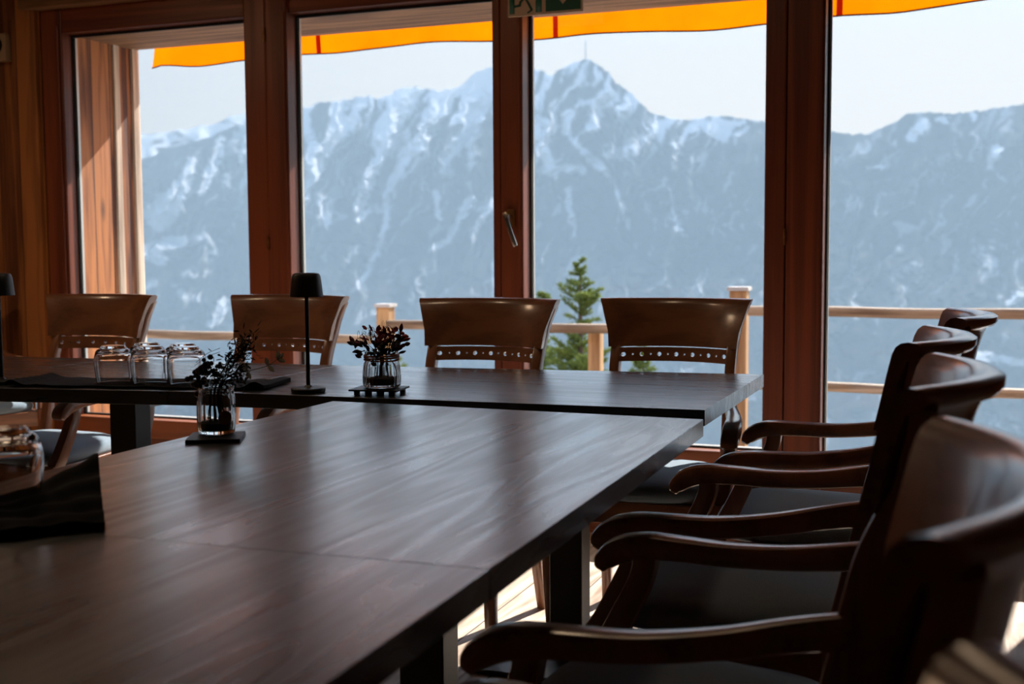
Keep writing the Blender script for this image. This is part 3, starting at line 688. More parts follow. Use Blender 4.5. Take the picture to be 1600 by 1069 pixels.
# valley haze: a real body of blue air in front of the range
hz = bbox((-4200, 950, -300), (1600, 1480, 690))
mt = bpy.data.materials.new('valley_haze'); mt.use_nodes = True; nt = mt.node_tree; nt.nodes.clear()
ho = nt.nodes.new('ShaderNodeOutputMaterial'); vs = nt.nodes.new('ShaderNodeVolumeScatter')
HAZE_COL = (0.60, 0.82, 1.0); HAZE_D = 0.0027
vs.inputs['Color'].default_value = (*HAZE_COL, 1); vs.inputs['Density'].default_value = HAZE_D; vs.inputs['Anisotropy'].default_value = 0.0
va = nt.nodes.new('ShaderNodeVolumeAbsorption'); va.inputs['Color'].default_value = (*HAZE_COL, 1); va.inputs['Density'].default_value = HAZE_D
ad = nt.nodes.new('ShaderNodeAddShader'); nt.links.new(vs.outputs[0], ad.inputs[0]); nt.links.new(va.outputs[0], ad.inputs[1])
nt.links.new(ad.outputs[0], ho.inputs['Volume'])
o = fin('haze', hz, mt); tag(o, 'bluish haze filling the valley before the mountains', 'haze', kind='stuff')

# ------------------------------------------------------------------ tables
def tabletop(name, label, poly, zt, th, mat):
    cx = sum(p[0] for p in poly) / len(poly); cyy = sum(p[1] for p in poly) / len(poly)
    t = thing(name, label, 'table', (cx, cyy, 0), group='dark oak tables pushed together')
    bm = bmesh.new(); prism(bm, [(p[0] - cx, p[1] - cyy) for p in poly], zt - th, zt, 0.0012)
    fin('tabletop', bm, mat, t)
    return t, cx, cyy
def pedestal(t, cx, cyy, x, y, rot, base=True, s=0.092):
    c, sn = math.cos(rot), math.sin(rot)
    def P(a, b): return (x - cx + a * c - b * sn, y - cyy + a * sn + b * c)
    bm = bmesh.new(); prism(bm, [P(-s/2, -s*.4), P(s/2, -s*.4), P(s/2, s*.4), P(-s/2, s*.4)], 0.012, 0.70, 0.004)
    fin('column', bm, M['steel'], t)
    bm = bmesh.new(); prism(bm, [P(-.16, -.13), P(.16, -.13), P(.16, .13), P(-.16, .13)], 0.700, 0.708, 0.001)
    fin('top_plate', bm, M['steel'], t)
    bm = bmesh.new(); prism(bm, [P(-.21, -.21), P(.21, -.21), P(.21, .21), P(-.21, .21)], 0.0, 0.013, 0.004)
    fin('base_plate', bm, M['steel'], t)
Z_T = 0.75
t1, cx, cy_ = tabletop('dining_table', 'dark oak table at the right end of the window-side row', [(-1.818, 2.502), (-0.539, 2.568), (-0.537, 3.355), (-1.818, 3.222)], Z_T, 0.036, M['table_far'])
pedestal(t1, cx, cy_, -0.993, 2.99, 0.0)
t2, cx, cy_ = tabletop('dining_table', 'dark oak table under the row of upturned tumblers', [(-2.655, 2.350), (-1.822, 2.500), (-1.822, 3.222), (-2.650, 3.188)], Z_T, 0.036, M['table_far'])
pedestal(t2, cx, cy_, -2.33, 2.86, 0.0)
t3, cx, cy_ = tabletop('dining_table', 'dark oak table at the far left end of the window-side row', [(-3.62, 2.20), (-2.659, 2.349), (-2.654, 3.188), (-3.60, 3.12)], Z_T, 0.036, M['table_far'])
pedestal(t3, cx, cy_, -3.15, 2.72, 0.0)
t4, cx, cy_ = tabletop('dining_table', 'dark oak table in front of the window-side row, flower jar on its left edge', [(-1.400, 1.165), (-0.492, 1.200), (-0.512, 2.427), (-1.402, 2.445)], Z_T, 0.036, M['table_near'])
pedestal(t4, cx, cy_, -0.957, 2.02, 0.0)
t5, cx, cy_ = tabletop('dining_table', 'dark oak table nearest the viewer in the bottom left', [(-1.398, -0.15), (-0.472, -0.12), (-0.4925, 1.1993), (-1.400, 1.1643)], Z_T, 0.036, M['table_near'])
pedestal(t5, cx, cy_, -0.95, 0.45, 0.0)

# ------------------------------------------------------------------ armchair
HW = [(0.44, 0.193), (0.70, 0.195), (0.80, 0.197), (0.838, 0.200), (0.87, 0.206), (0.903, 0.215), (0.928, 0.225), (0.958, 0.238)]
def hw(z): return float(np.interp(z, [a for a, b in HW], [b for a, b in HW]))
def yb(z): return 0.165 + (z - 0.45) * 0.225
BOW = 0.076
def back_grid(prof, nu=20, u0=-1, u1=1, inset=0.0):
    """prof: closed loop of (dy, z) measured from the front surface of the back"""
    bm = bmesh.new(); rows = []
    for i in range(nu + 1):
        u = u0 + (u1 - u0) * i / nu
        rows.append([bm.verts.new((u * (hw(z) - inset), yb(z) + BOW * (1 - u * u) + dy, z)) for dy, z in prof])
    n = len(prof)
    for a, b in zip(rows, rows[1:]):
        for k in range(n): bm.faces.new((a[k], a[(k+1) % n], b[(k+1) % n], b[k]))
    bm.faces.new(rows[0]); bm.faces.new(rows[-1][::-1])
    return bm

def make_chair():
    t = thing('armchair', '', 'armchair', (0, 0, 0), group='wooden armchairs around the tables')
    # solid curved back panel with a lip rolled backwards
    prof = [(0.000, 0.803), (0.0, 0.85), (0.0, 0.90), (0.001, 0.932), (0.004, 0.944), (0.011, 0.951), (0.022, 0.953), (0.035, 0.951), (0.044, 0.946), (0.046, 0.935), (0.041, 0.926), (0.033, 0.924),
            (0.026, 0.920), (0.022, 0.900), (0.020, 0.87), (0.020, 0.803)]
    fin('back_panel', back_grid(prof, 24), M['chair'], t, ang=50)
    # pierced rail under the panel
    bm = bmesh.new(); ncell = 13; zlo, zhi = 0.757, 0.800; th = 0.016
    U = 0.86
    def pt(u, z, d): return (u * hw(z), yb(z) + BOW * (1 - u * u) + 0.002 + d, z)
    zc = (zlo + zhi) / 2
    for i in range(ncell):
        ua, ub = -U + 2 * U * i / ncell, -U + 2 * U * (i + 1) / ncell; uc = (ua + ub) / 2
        big = i % 2 == 0; r = 0.0064 if big else 0.0028
        ang = [math.radians(a) for a in (45, 67.5, 90, 112.5, 135, 157.5, 180, 202.5, 225, 247.5, 270, 292.5, 315, 337.5, 360, 382.5)]
        layers = []
        for d in (0, th):
            inner = []; outer = []
            for a in ang:
                ca, sa = math.cos(a), math.sin(a)
                k = 1 / max(abs(ca), abs(sa))
                ou = uc + ca * k * (ub - ua) / 2; oz = zc + sa * k * (zhi - zlo) / 2
                inner.append(bm.verts.new(pt(uc + r * ca / hw(zc), zc + r * sa, d))); outer.append(bm.verts.new(pt(ou, oz, d)))
            layers.append((inner, outer))
        n = len(ang)
        for k in range(n):
            k2 = (k + 1) % n
            (i0, o0), (i1, o1) = layers
            bm.faces.new((o0[k], o0[k2], i0[k2], i0[k])); bm.faces.new((o1[k2], o1[k], i1[k], i1[k2]))
            bm.faces.new((i0[k], i0[k2], i1[k2], i1[k]))
            a = ang[k] % 6.2832; a2 = ang[k2] % 6.2832
            top = math.pi/4 - 1e-3 <= a <= 3*math.pi/4 - .05; bot = 5*math.pi/4 - 1e-3 <= a <= 7*math.pi/4 - .05
            if top or bot: bm.faces.new((o0[k2], o0[k], o1[k], o1[k2]))
    bmesh.ops.remove_doubles(bm, verts=bm.verts[:], dist=1e-5)
    fin('pierced_rail', bm, M['chair'], t, ang=40)
    for s in (-1, 1):
        # uprights of the back
        bm = bmesh.new()
        sweep(bm, [(s * (hw(z) - 0.017), yb(z) + dy_, z, 0.031, 0.034 if z < .8 else 0.030) for z, dy_ in ((0.44, .024), (0.55, .024), (0.66, .024), (0.74, .025), (0.79, .034), (0.83, .0445), (0.87, .0445), (0.90, .0445), (0.934, .042))], up=(0, 1, 0), sub=3, soft=0.3)
        fin('back_post', bm, M['chair_v'], t)
        # armrest
        bm = bmesh.new()
        sweep(bm, [(s * 0.184, 0.238, 0.660, 0.028, 0.044), (s * 0.192, 0.17, 0.649, 0.031, 0.040), (s * 0.212, 0.09, 0.635, 0.036, 0.037), (s * 0.233, 0.0, 0.626, 0.042, 0.036), (s * 0.246, -0.08, 0.625, 0.046, 0.037),
                   (s * 0.253, -0.14, 0.623, 0.048, 0.041), (s * 0.256, -0.182, 0.613, 0.048, 0.043), (s * 0.256, -0.207, 0.596, 0.046, 0.036), (s * 0.256, -0.215, 0.583, 0.043, 0.022)], sub=5, soft=0.55)
        fin('armrest', bm, M['chair'], t)
        bm = bmesh.new()
        sweep(bm, [(s * 0.250, -0.138, 0.620, 0.032, 0.040), (s * 0.250, -0.142, 0.58, 0.031, 0.038), (s * 0.248, -0.163, 0.53, 0.031, 0.040), (s * 0.243, -0.198, 0.46, 0.032, 0.043), (s * 0.238, -0.218, 0.425, 0.034, 0.046)], up=(0, 1, 0), sub=4, soft=0.25)
        fin('arm_support', bm, M['chair_v'], t)
        bm = bmesh.new()
        sweep(bm, [(s * 0.236, -0.219, 0.43, 0.036, 0.046), (s * 0.235, -0.226, 0.36, 0.036, 0.045), (s * 0.233, -0.236, 0.24, 0.032, 0.038), (s * 0.230, -0.232, 0.12, 0.029, 0.033), (s * 0.228, -0.216, 0.0, 0.026, 0.030)], up=(0, 1, 0), sub=4, soft=0.25, round_end=False)
        fin('leg', bm, M['chair_v'], t)
        bm = bmesh.new()
        sweep(bm, [(s * 0.186, yb(.44) + 0.024, 0.445, 0.031, 0.040), (s * 0.186, 0.190, 0.36, 0.033, 0.042), (s * 0.192, 0.206, 0.2, 0.031, 0.038), (s * 0.200, 0.245, 0.0, 0.027, 0.032)], up=(0, 1, 0), sub=4, soft=0.25, round_end=False)
        fin('leg', bm, M['chair_v'], t)
    # seat frame
    bm = bmesh.new()
    for poly in ([(-.236, -.232), (.236, -.232), (.236, -.208), (-.236, -.208)], [(-.19, .165), (.19, .165), (.19, .19), (-.19, .19)],
                 [(-.250, -.21), (-.226, -.21), (-.178, .17), (-.200, .17)], [(.226, -.21), (.250, -.21), (.200, .17), (.178, .17)]):
        prism(bm, poly, 0.362, 0.425, 0.004)
    fin('seat_frame', bm, M['chair'], t)
    # padded seat
    bm = bmesh.new(); N_ = 64
    def outline(a):
        c, s_ = math.cos(a), math.sin(a); e = 0.42
        x = math.copysign(abs(c) ** e, c); y = math.copysign(abs(s_) ** e, s_)
        w = 0.238 + (0.188 - 0.238) * (y + 1) / 2
        return x * w, -0.012 + y * 0.205 + (-0.02 * (1 - x * x) if y < 0 else 0)
    rings = [(0.97, 0.424), (1.0, 0.432), (1.012, 0.445), (0.995, 0.458), (0.94, 0.468), (0.82, 0.477), (0.62, 0.485), (0.38, 0.490), (0.15, 0.492)]
    rows = [[bm.verts.new((outline(2 * math.pi * k / N_)[0] * s_, outline(2 * math.pi * k / N_)[1] * s_, z)) for k in range(N_)] for s_, z in rings]
    for a, b in zip(rows, rows[1:]):
        for k in range(N_): bm.faces.new((a[k], a[(k+1) % N_], b[(k+1) % N_], b[k]))
    bm.faces.new(rows[0][::-1]); bm.faces.new(rows[-1])
    fin('seat_cushion', bm, M['fabric'], t, ang=60)
    return t

proto = make_chair()
D = math.radians
chairs = [
    (-2.925, 3.150, D(0), 'armchair by the window, leftmost of the four backs, in front of the reveal'),
    (-2.215, 3.245, D(-3), 'armchair by the window whose back is partly hidden by the slim black lamp'),
    (-1.415, 3.140, D(-1), 'armchair by the window in front of the slender middle mullion'),
    (-0.840, 3.280, D(1), 'armchair by the window, rightmost of the four backs, near the broad right mullion'),
    (-4.030, 3.890, D(62), 'armchair at the left picture edge, only seat and arm seen beyond the table end'),
    (-0.334, 2.945, D(-88), 'armchair on the right, farthest and smallest back of the right row'),
    (-0.382, 2.235, D(-92), 'armchair on the right, second farthest back of the right row'),
    (-0.352, 1.590, D(-92), 'armchair on the right with its dark curved back top in the middle of the row'),
    (-0.318, 0.890, D(-90), 'blurred armchair on the right whose tall back touches the picture edge'),
    (-0.290, 0.245, D(-90), 'armchair nearest the viewer, only its back rim in the bottom right corner'),
]
for i, (x, y, r, lab) in enumerate(chairs):
    c = proto if i == 0 else copy_tree(proto)
    c.location = (x, y, 0); c.rotation_euler = (0, 0, r); c['label'] = lab

# ------------------------------------------------------------------ added warm ceiling fill lights, out of view, to brighten wood near the window
for lx, ly, FILL_W, lpl in ((-4.2, 2.5, 10.0, 'near the left board wall'), (-2.4, 2.5, 3.5, 'above the tumblers'), (-1.1, 2.6, 2.5, 'above the right table end')):
    cl = thing('ceiling_fill', 'added round brass ceiling fill light ' + lpl, 'lamp', (lx, ly, ZC - 0.06), group='added ceiling fill lights')
    bm = bmesh.new(); lathe(bm, [(0, 0.06), (0.15, 0.06), (0.16, 0.055), (0.16, 0.0), (0.15, 0.0), (0.15, 0.045), (0, 0.045)], 32); fin('fill_housing', bm, M['brass'], cl)
    ld = bpy.data.lights.new('ceiling_fill_glow', 'AREA'); ld.shape = 'DISK'; ld.size = 0.28; ld.energy = FILL_W; ld.color = (1.0, 0.72, 0.46)
    lo = bpy.data.objects.new('ceiling_fill_glow', ld); COL.objects.link(lo); lo.parent = cl; lo.location = (0, 0, 0.03)

# ------------------------------------------------------------------ table lamps
def make_lamp():
    t = thing('table_lamp', '', 'lamp', group='slim black table lamps')
    bm = bmesh.new(); lathe(bm, [(0, 0.0), (0.040, 0.0), (0.0430, 0.002), (0.0435, 0.009), (0.0415, 0.0115), (0.012, 0.013), (0.007, 0.018), (0, 0.018)], 48); fin('base', bm, M['lampblack'], t)
    bm = bmesh.new(); lathe(bm, [(0, 0.012), (0.0052, 0.012), (0.0050, 0.245), (0, 0.245)], 16); fin('stem', bm, M['lampblack'], t)
    bm = bmesh.new(); lathe(bm, [(0, 0.300), (0.026, 0.300), (0.032, 0.298), (0.0355, 0.292), (0.0375, 0.280), (0.0415, 0.243), (0.0413, 0.2405), (0.0395, 0.2405), (0.0355, 0.280), (0.030, 0.294), (0, 0.296)], 56, closed=False)
    fin('lamp_shade', bm, M['lampblack'], t)
    bm = bmesh.new(); lathe(bm, [(0, 0.243), (0.018, 0.243), (0.022, 0.250), (0.018, 0.262), (0, 0.262)], 24); fin('light_head', bm, M['lampblack'], t)
    return t
lamp = make_lamp(); lamp.location = (-1.552, 2.585, Z_T)
lamp['label'] = 'slim black table lamp between dried bouquets on the window-side table'
l2 = copy_tree(lamp); l2.location = (-2.446, 2.482, Z_T); l2['label'] = 'slim black table lamp cut off by the left picture edge'

# ------------------------------------------------------------------ linen and tumblers
def cloth(name, label, loc, rot, fn, L, W, nx=70, ny=24, mat=None):
    o_ = bmesh.new(); top = []; bot = []
    for i in range(nx + 1):
        a, b = [], []
        for j in range(ny + 1):
            x = L * (i / nx - 0.5); y = W * (j / ny - 0.5)
            zt, zb = fn(x / L + .5, y / W + .5)
            xx = x; 
            a.append(o_.verts.new((xx, y + 0.006 * math.sin(xx * 40), zt))); b.append(o_.verts.new((xx, y + 0.006 * math.sin(xx * 40), zb)))
        top.append(a); bot.append(b)
    for g, fl in ((top, 0), (bot, 1)):
        for i in range(nx):
            for j in range(ny):
                q = (g[i][j], g[i+1][j], g[i+1][j+1], g[i][j+1]); o_.faces.new(q[::-1] if fl else q)
    for i in range(nx):
        o_.faces.new((top[i][0], bot[i][0], bot[i+1][0], top[i+1][0])); o_.faces.new((top[i][ny], top[i+1][ny], bot[i+1][ny], bot[i][ny]))
    for j in range(ny):
        o_.faces.new((top[0][j], top[0][j+1], bot[0][j+1], bot[0][j])); o_.faces.new((top[nx][j], bot[nx][j], bot[nx][j+1], top[nx][j+1]))
    o = fin(name, o_, mat or M['linen'], ang=60); o.location = loc; o.rotation_euler = (0, 0, rot)
    return tag(o, label, 'napkin')
def f1(u, v):
    lift = 0.012 * math.exp(-((u - 0.02) / 0.03) ** 2) + 0.012 * math.exp(-((u - 0.965) / 0.03) ** 2) * (1 - v * .6) + 0.004 * max(0, u - .8) / .2
    w = 0.0012 * math.sin(u * 60 + v * 5) + 0.0008 * math.sin(v * 40 + u * 13)
    flat = 1.0 if 0.12 < u < 0.86 else 0.0
    return 0.0065 + lift + w * (1 - .7 * flat), 0.0006 + max(0, lift - 0.004)
cloth('napkin', 'long folded black napkin under the upturned tumblers on the far table', (-2.045, 2.592, Z_T), D(10.5), f1, 0.72, 0.19)
def f2(u, v):
    lift = 0.052 * max(0, (v - 0.30) / 0.70) ** 1.2 * max(0, min(1, (u - 0.72) / 0.27)) ** 1.5
    w = 0.0035 * math.sin(v * 26 + u * 3) * (0.3 + u) + 0.0015 * math.sin(u * 50 + v * 8)
    return 0.012 + lift + w, 0.0006 + max(0, lift - 0.004)
cloth('napkin', 'black folded napkin with raised end at the left picture edge, near the viewer', (-1.273, 1.135, Z_T), D(42), f2, 0.46, 0.24, 80, 40)

TPROF = [(0, 0.0), ]
def make_tumbler(h=0.099, rb=0.0445, rm=0.0505, rt_=0.031):
    """upturned stemless tumbler: rim down, thick base up"""
    bm = bmesh.new(); w = 0.0016
    outp = [(rb, 0.0), (rb + .0015, 0.010), (rm - .001, 0.035), (rm, 0.055), (rm - .0015, 0.070), (rm - .006, 0.085), (rt_ + .004, h - 0.007), (rt_, h - 0.001), (rt_ - .004, h), (0, h - 0.001)]
    inp = [(0, h - 0.014), (rt_ - .006, h - 0.013), (rt_ + .001, h - 0.018), (rm - .009, 0.081), (rm - w - .0015, 0.068), (rm - w, 0.055), (rm - .001 - w, 0.035), (rb + .0015 - w, 0.010), (rb - w, 0.0)]
    def sm(p):
        q = catmull([(a, b) for a, b in p], 4); return [(max(0.0, float(a)), float(b)) for a, b in q]
    pr = sm(outp); pr[-1] = (0, pr[-1][1]); pi = sm(inp); pi[0] = (0, pi[0][1])
    lathe(bm, pr, 48); rows_before = len(bm.verts)
    lathe(bm, pi, 48)
    # join the rim
    bm.verts.ensure_lookup_table()
    a = [v for v in bm.verts[:48]]; b = [v for v in bm.verts[-48:]]
    for k in range(48): bm.faces.new((a[k], a[(k+1) % 48], b[(k+1) % 48], b[k]))
    return fin('tumbler', bm, M['glass'], ang=60)
tb = make_tumbler()
spots = [(-2.128, 2.552, 'upturned tumbler, leftmost of the group on the far table'), (-2.018, 2.562, 'upturned tumbler in the front row, middle of the far group'), (-1.913, 2.577, 'upturned tumbler in front row nearest the dark dried bouquet'),
         (-2.100, 2.655, 'upturned tumbler in the back row behind the middle front one'), (-1.992, 2.668, 'upturned tumbler in the back row nearest the dark dried bouquet')]
near = [(-1.244, 1.262, 'blurred upturned tumbler on the near black napkin, farthest right'), (-1.318, 1.185, 'blurred upturned tumbler on the near napkin, cut by the left picture edge'), (-1.380, 1.302, 'blurred upturned tumbler behind the other two on the near napkin')]
for i, (x, y, lab) in enumerate(spots + near):
    c = tb if i == 0 else tb.copy()
    if i: COL.objects.link(c)
    nearg = i >= len(spots)
    c.location = (x, y, Z_T + (0.0142 if nearg else 0.0078)); 
    tag(c, lab, 'tumbler', 'upturned tumblers on the near napkin' if nearg else 'upturned tumblers on the far napkin')

# ------------------------------------------------------------------ flower jars
def leaf(bm, p, d, L, w, curl=0.2, nrm=None):
    d = d.normalized(); s_ = d.cross(nrm if nrm else V((rnd.uniform(-1, 1), rnd.uniform(-1, 1), rnd.uniform(-.4, 1)))).normalized(); n = s_.cross(d)
    ns = 5; c = []; l = []; r = []; c2 = []
    for i in range(ns + 1):
        t = i / ns; ww = w * math.sin(math.pi * min(1, t * 0.93 + 0.05)) ** 0.8
        q = p + d * L * t + n * (curl * L * t * t)
        c.append(q - n * w * .15); l.append(q - s_ * ww / 2); r.append(q + s_ * ww / 2)
    cv = [bm.verts.new(q) for q in c]; lv = [bm.verts.new(q) for q in l]; rv = [bm.verts.new(q) for q in r]
    bt = [bm.verts.new(q - n * 0.0006) for q in c]
    for i in range(ns):
        bm.faces.new((lv[i], cv[i], cv[i+1], lv[i+1])); bm.faces.new((cv[i], rv[i], rv[i+1], cv[i+1]))
        bm.faces.new((lv[i+1], bt[i+1], bt[i], lv[i])); bm.faces.new((bt[i+1], rv[i+1], rv[i], bt[i]))

def jar(parent, prof_out, th, flute=0.0, nf=16, label=None, fr=(0, 9)):
    bm = bmesh.new()
    H_ = prof_out[-1][1]
    pr = [(max(0., float(a)), float(b)) for a, b in catmull(prof_out, 3)]; pr[0] = (0, pr[0][1])
    inn = [(max(0, r - th), max(z, 0.008)) for r, z in pr if r > th * 2][::-1] + [(0, 0.008)]
    lathe(bm, pr + inn, 96, flute=flute, nf=nf, fl_range=fr)
    o = fin('jar', bm, M['jarglass'], parent, ang=50)
    return o

# --- jar with dark bouquet, slate coaster below
bm = bmesh.new()
box(bm, (-0.050, -0.050, 0), (0.050, 0.050, 0.007), 0.0015)
o = fin('coaster', bm, M['slate']); o.location = (-1.328, 1.873, Z_T); o.rotation_euler = (0, 0, D(28))
tag(o, 'square slate coaster under the jar with the dark dried bouquet', 'coaster')
J1 = thing('flower_vase', 'clear glass jar with a dark dried bouquet and round brown tag', 'vase', (-1.340, 1.893, Z_T + 0.0075))
jo1 = jar(J1, [(0, 0.0), (0.028, 0.0), (0.0335, 0.004), (0.0355, 0.015), (0.0362, 0.035), (0.0358, 0.055), (0.0350, 0.070), (0.0335, 0.078), (0.0330, 0.083), (0.0340, 0.087), (0.0335, 0.090)], 0.0028, flute=0.0006, nf=18)
bm = bmesh.new(); lathe(bm, [(0, 0.0092), (0.030, 0.0092), (0.0322, 0.014), (0.0325, 0.022), (0.018, 0.025), (0, 0.024)], 32); fin('filling', bm, M['filler'], J1)
view = V((-0.58, -0.80, 0)).normalized()   # from the jar towards the middle of the room
bm = bmesh.new(); tc0 = V((0.0300, -0.0178, 0.034)); nn = V((0.862, -0.507, 0)).normalized(); ss = nn.cross(V((0, 0, 1)))
disc = []
for dd in (0.0, 0.0015):
    disc.append([bm.verts.new(tc0 + nn * (0.0025 + dd) + ss * 0.0135 * math.cos(6.283 * k / 28) + V((0, 0, 1)) * 0.0135 * math.sin(6.283 * k / 28)) for k in range(28)])
bm.faces.new(disc[0][::-1]); bm.faces.new(disc[1])
for k in range(28): bm.faces.new((disc[0][k], disc[0][(k+1) % 28], disc[1][(k+1) % 28], disc[1][k]))
o = fin('round_tag', bm, M['tag'], jo1); o['label'] = 'round brown tag on the glass'
R = random.Random(12)
bm = bmesh.new(); tips = []
for i in range(26):
    a = R.uniform(0, 6.28); r0_ = R.uniform(0.002, 0.022)
    lean = V((0.022, 0.02, 0)); p0 = V((r0_ * math.cos(a), r0_ * math.sin(a), 0.020)); top_h = R.uniform(0.10, 0.150) if i % 3 else R.uniform(0.150, 0.185)
    p1 = V((p0.x * .6, p0.y * .6, 0.088)); sp = R.uniform(0.0, 0.040) if i % 3 else R.uniform(0, .012)
    p2 = V((sp * math.cos(a), sp * math.sin(a), top_h)) + lean * ((top_h - .08) / .05)
    tube(bm, [tuple(p0), tuple(p1), tuple(p2)], 0.0009, 5, 4, taper=0.6); tips.append(p2)
fin('stems', bm, M['stem'], J1)
bm = bmesh.new()
for p in tips:
    for k in range(16):
        q = p + V((R.gauss(0, .008), R.gauss(0, .008), R.gauss(-0.006, .014)))
        leaf(bm, q, V((R.uniform(-1, 1), R.uniform(-1, 1), R.uniform(-.3, 1))), R.uniform(0.006, 0.014), R.uniform(0.002, 0.005))
fin('dried_leaves', bm, M['leaf_dark'], J1, ang=180)
bm = bmesh.new()
for k in range(46):
    t_ = R.random(); c_ = V((-0.030 + 0.022 * t_ + R.gauss(0, .009), -0.012 + R.gauss(0, .012), 0.093 + 0.040 * t_ + R.gauss(0, .008)))
    blob(bm, c_, R.uniform(0.0035, 0.0062), 8, 5)
blob(bm, (-0.043, -0.01, 0.094), 0.006, 10, 6); blob(bm, (-0.036, -0.012, 0.097), 0.005, 10, 6)
fin('berries', bm, M['berry'], J1)
bm = bmesh.new()
for k in range(34):
    p = R.choice(tips) + V((0, 0, R.uniform(-.03, .01))); d = V((R.uniform(-.4, 1), R.uniform(-.4, 1), R.uniform(-.3, .9))).normalized(); L = R.uniform(0.015, 0.036)
    b1 = p + d * L * .5 + V((0, 0, 0.008)); b2 = p + d * L + V((R.uniform(-.01, .01), 0, R.uniform(-.016, .012)))
    tube(bm, [tuple(p), tuple(b1), tuple(b2)], 0.0005, 4, 4, taper=0.5)
for (sx_, sz_) in ((-0.030, 0.135), (-0.026, 0.142)):
    tube(bm, [(0.012, 0, sz_ + .022), (sx_ * .5, -0.005, sz_ + .012), (sx_ - .010, -0.01, sz_ - .006)], 0.0005, 4, 4)
fin('tendrils', bm, M['stem'], J1)
bm = bmesh.new(); bm2 = bmesh.new()
sp = [V((0.020, 0.01, 0.110)), V((0.050, 0.030, 0.118)), V((0.085, 0.050, 0.128)), V((0.100, 0.060, 0.140))]
tube(bm2, [tuple(p) for p in sp], 0.0007, 4, 3)
for q, d in ((sp[1], V((-.2, 0, 1))), (sp[1], V((.4, .2, -.8))), (sp[2], V((-.3, .1, 1))), (sp[2], V((.5, .2, -.5))), (sp[3], V((.1, .1, 1))), (sp[3], V((.9, .5, -.3))), (sp[3], V((.7, .4, .7)))):
    leaf(bm, q, d, 0.017, 0.009, 0.1, V((.36, -.93, 0)))
fin('pale_sprig', bm, M['leaf_pale'], J1, ang=180); fin('sprig_stem', bm2, M['stem'], J1)

# --- ribbed jar with dark red leaves, on a slatted black trivet
tv = thing('trivet', 'black metal trivet on small feet under the ribbed jar', 'trivet', (-1.365, 2.612, Z_T), D(8))
bm = bmesh.new(); box(bm, (-0.062, -0.052, 0.010), (0.062, 0.052, 0.0145), 0.001); fin('plate', bm, M['slate'], tv)
for fx in (-0.045, -0.014, 0.018, 0.048):
    for fy in (-0.038, 0.038):
        fin('foot', bbox((fx - .006, fy - .006, 0), (fx + .006, fy + .006, 0.010), 0.001), M['slate'], tv)
J2 = thing('flower_vase', 'ribbed glass jar with dark red dried leaves and a rust ribbon', 'vase', (-1.362, 2.620, Z_T + 0.0150))
jo2 = jar(J2, [(0, 0.0), (0.036, 0.0), (0.0435, 0.005), (0.0455, 0.014), (0.0455, 0.030), (0.0440, 0.048), (0.0420, 0.064), (0.0415, 0.076), (0.0418, 0.086), (0.0415, 0.090)], 0.003, flute=0.0028, nf=26, fr=(0.003, 0.062))
bm = bmesh.new(); lathe(bm, [(0, 0.0092), (0.036, 0.0092), (0.040, 0.014), (0.040, 0.024), (0.02, 0.028), (0, 0.026)], 32); fin('filling', bm, M['filler'], J2)
bm = bmesh.new()
for k, zz in enumerate((0.069, 0.0745, 0.080)):
    pts = [((0.0432 + .0004 * math.sin(3 * a)) * math.cos(a), 0.0432 * math.sin(a), zz + 0.0012 * math.sin(2 * a + k)) for a in [6.283 * i / 36 for i in range(37)]]
    tube(bm, pts, 0.0022, 6, 1)
tube(bm, [(0.036, -0.026, 0.075), (0.050, -0.024, 0.055), (0.052, -0.022, 0.025), (0.050, -0.024, 0.004)], 0.0012, 5, 4)
fin('ribbon', bm, M['ribbon'], jo2)
R = random.Random(5); bm = bmesh.new(); tips = []
for i in range(24):
    a = R.uniform(0, 6.28); r0_ = R.uniform(0.002, 0.026); p0 = V((r0_ * math.cos(a), r0_ * math.sin(a), 0.022)); hh = R.uniform(0.105, 0.15); sp_ = R.uniform(0.005, 0.058)
    p2 = V((sp_ * math.cos(a), sp_ * math.sin(a), hh - sp_ * .25)); p1 = V((p0.x * .8, p0.y * .8, 0.085))
    tube(bm, [tuple(p0), tuple(p1), tuple(p2)], 0.0010, 5, 4, taper=.6); tips.append(p2)
fin('stems', bm, M['stem'], J2)
bm = bmesh.new(); bmd = bmesh.new()
for i, p in enumerate(tips):
    for k in range(6):
        q = p + V((R.gauss(0, .007), R.gauss(0, .007), R.gauss(-0.008, .012))); d = V((q.x * 12 + R.uniform(-.7, .7), q.y * 12 + R.uniform(-.7, .7), R.uniform(-.2, 1)))
        leaf(bm if q.z > 0.112 else bmd, q, d, R.uniform(0.014, 0.024), R.uniform(0.008, 0.013), 0.15)
for q, d in ((V((0.058, -0.01, 0.138)), V((.2, 0, 1))), (V((-0.058, -0.02, 0.120)), V((-.2, 0, -1))), (V((0.058, -0.02, 0.102)), V((1, .2, .5)))):
    leaf(bm, q, d, 0.024, 0.010, 0.05, V((.45, -.9, 0)))
fin('red_leaves', bm, M['leaf_red'], J2, ang=180); fin('dark_leaves', bmd, M['leaf_dark'], J2, ang=180)
bm = bmesh.new()
for k in range(44):
    p = V((R.uniform(-.045, .05), R.uniform(-.03, .03), R.uniform(0.105, 0.135))); a = R.uniform(0, 6.28); L = R.uniform(0.012, 0.026)
    tube(bm, [tuple(p), tuple(p + V((L * .6 * math.cos(a), L * .4 * math.sin(a), L))), tuple(p + V((L * 1.2 * math.cos(a), L * .8 * math.sin(a), L * .8))), tuple(p + V((L * 1.3 * math.cos(a), L * .9 * math.sin(a), L * .1)))], 0.00045, 4, 4)
for k in range(5): tube(bm, [(0.0 + k * .004, 0, .12), (0.001 + k * .0045, 0, .163 + .004 * (k % 2))], 0.0005, 4, 1)
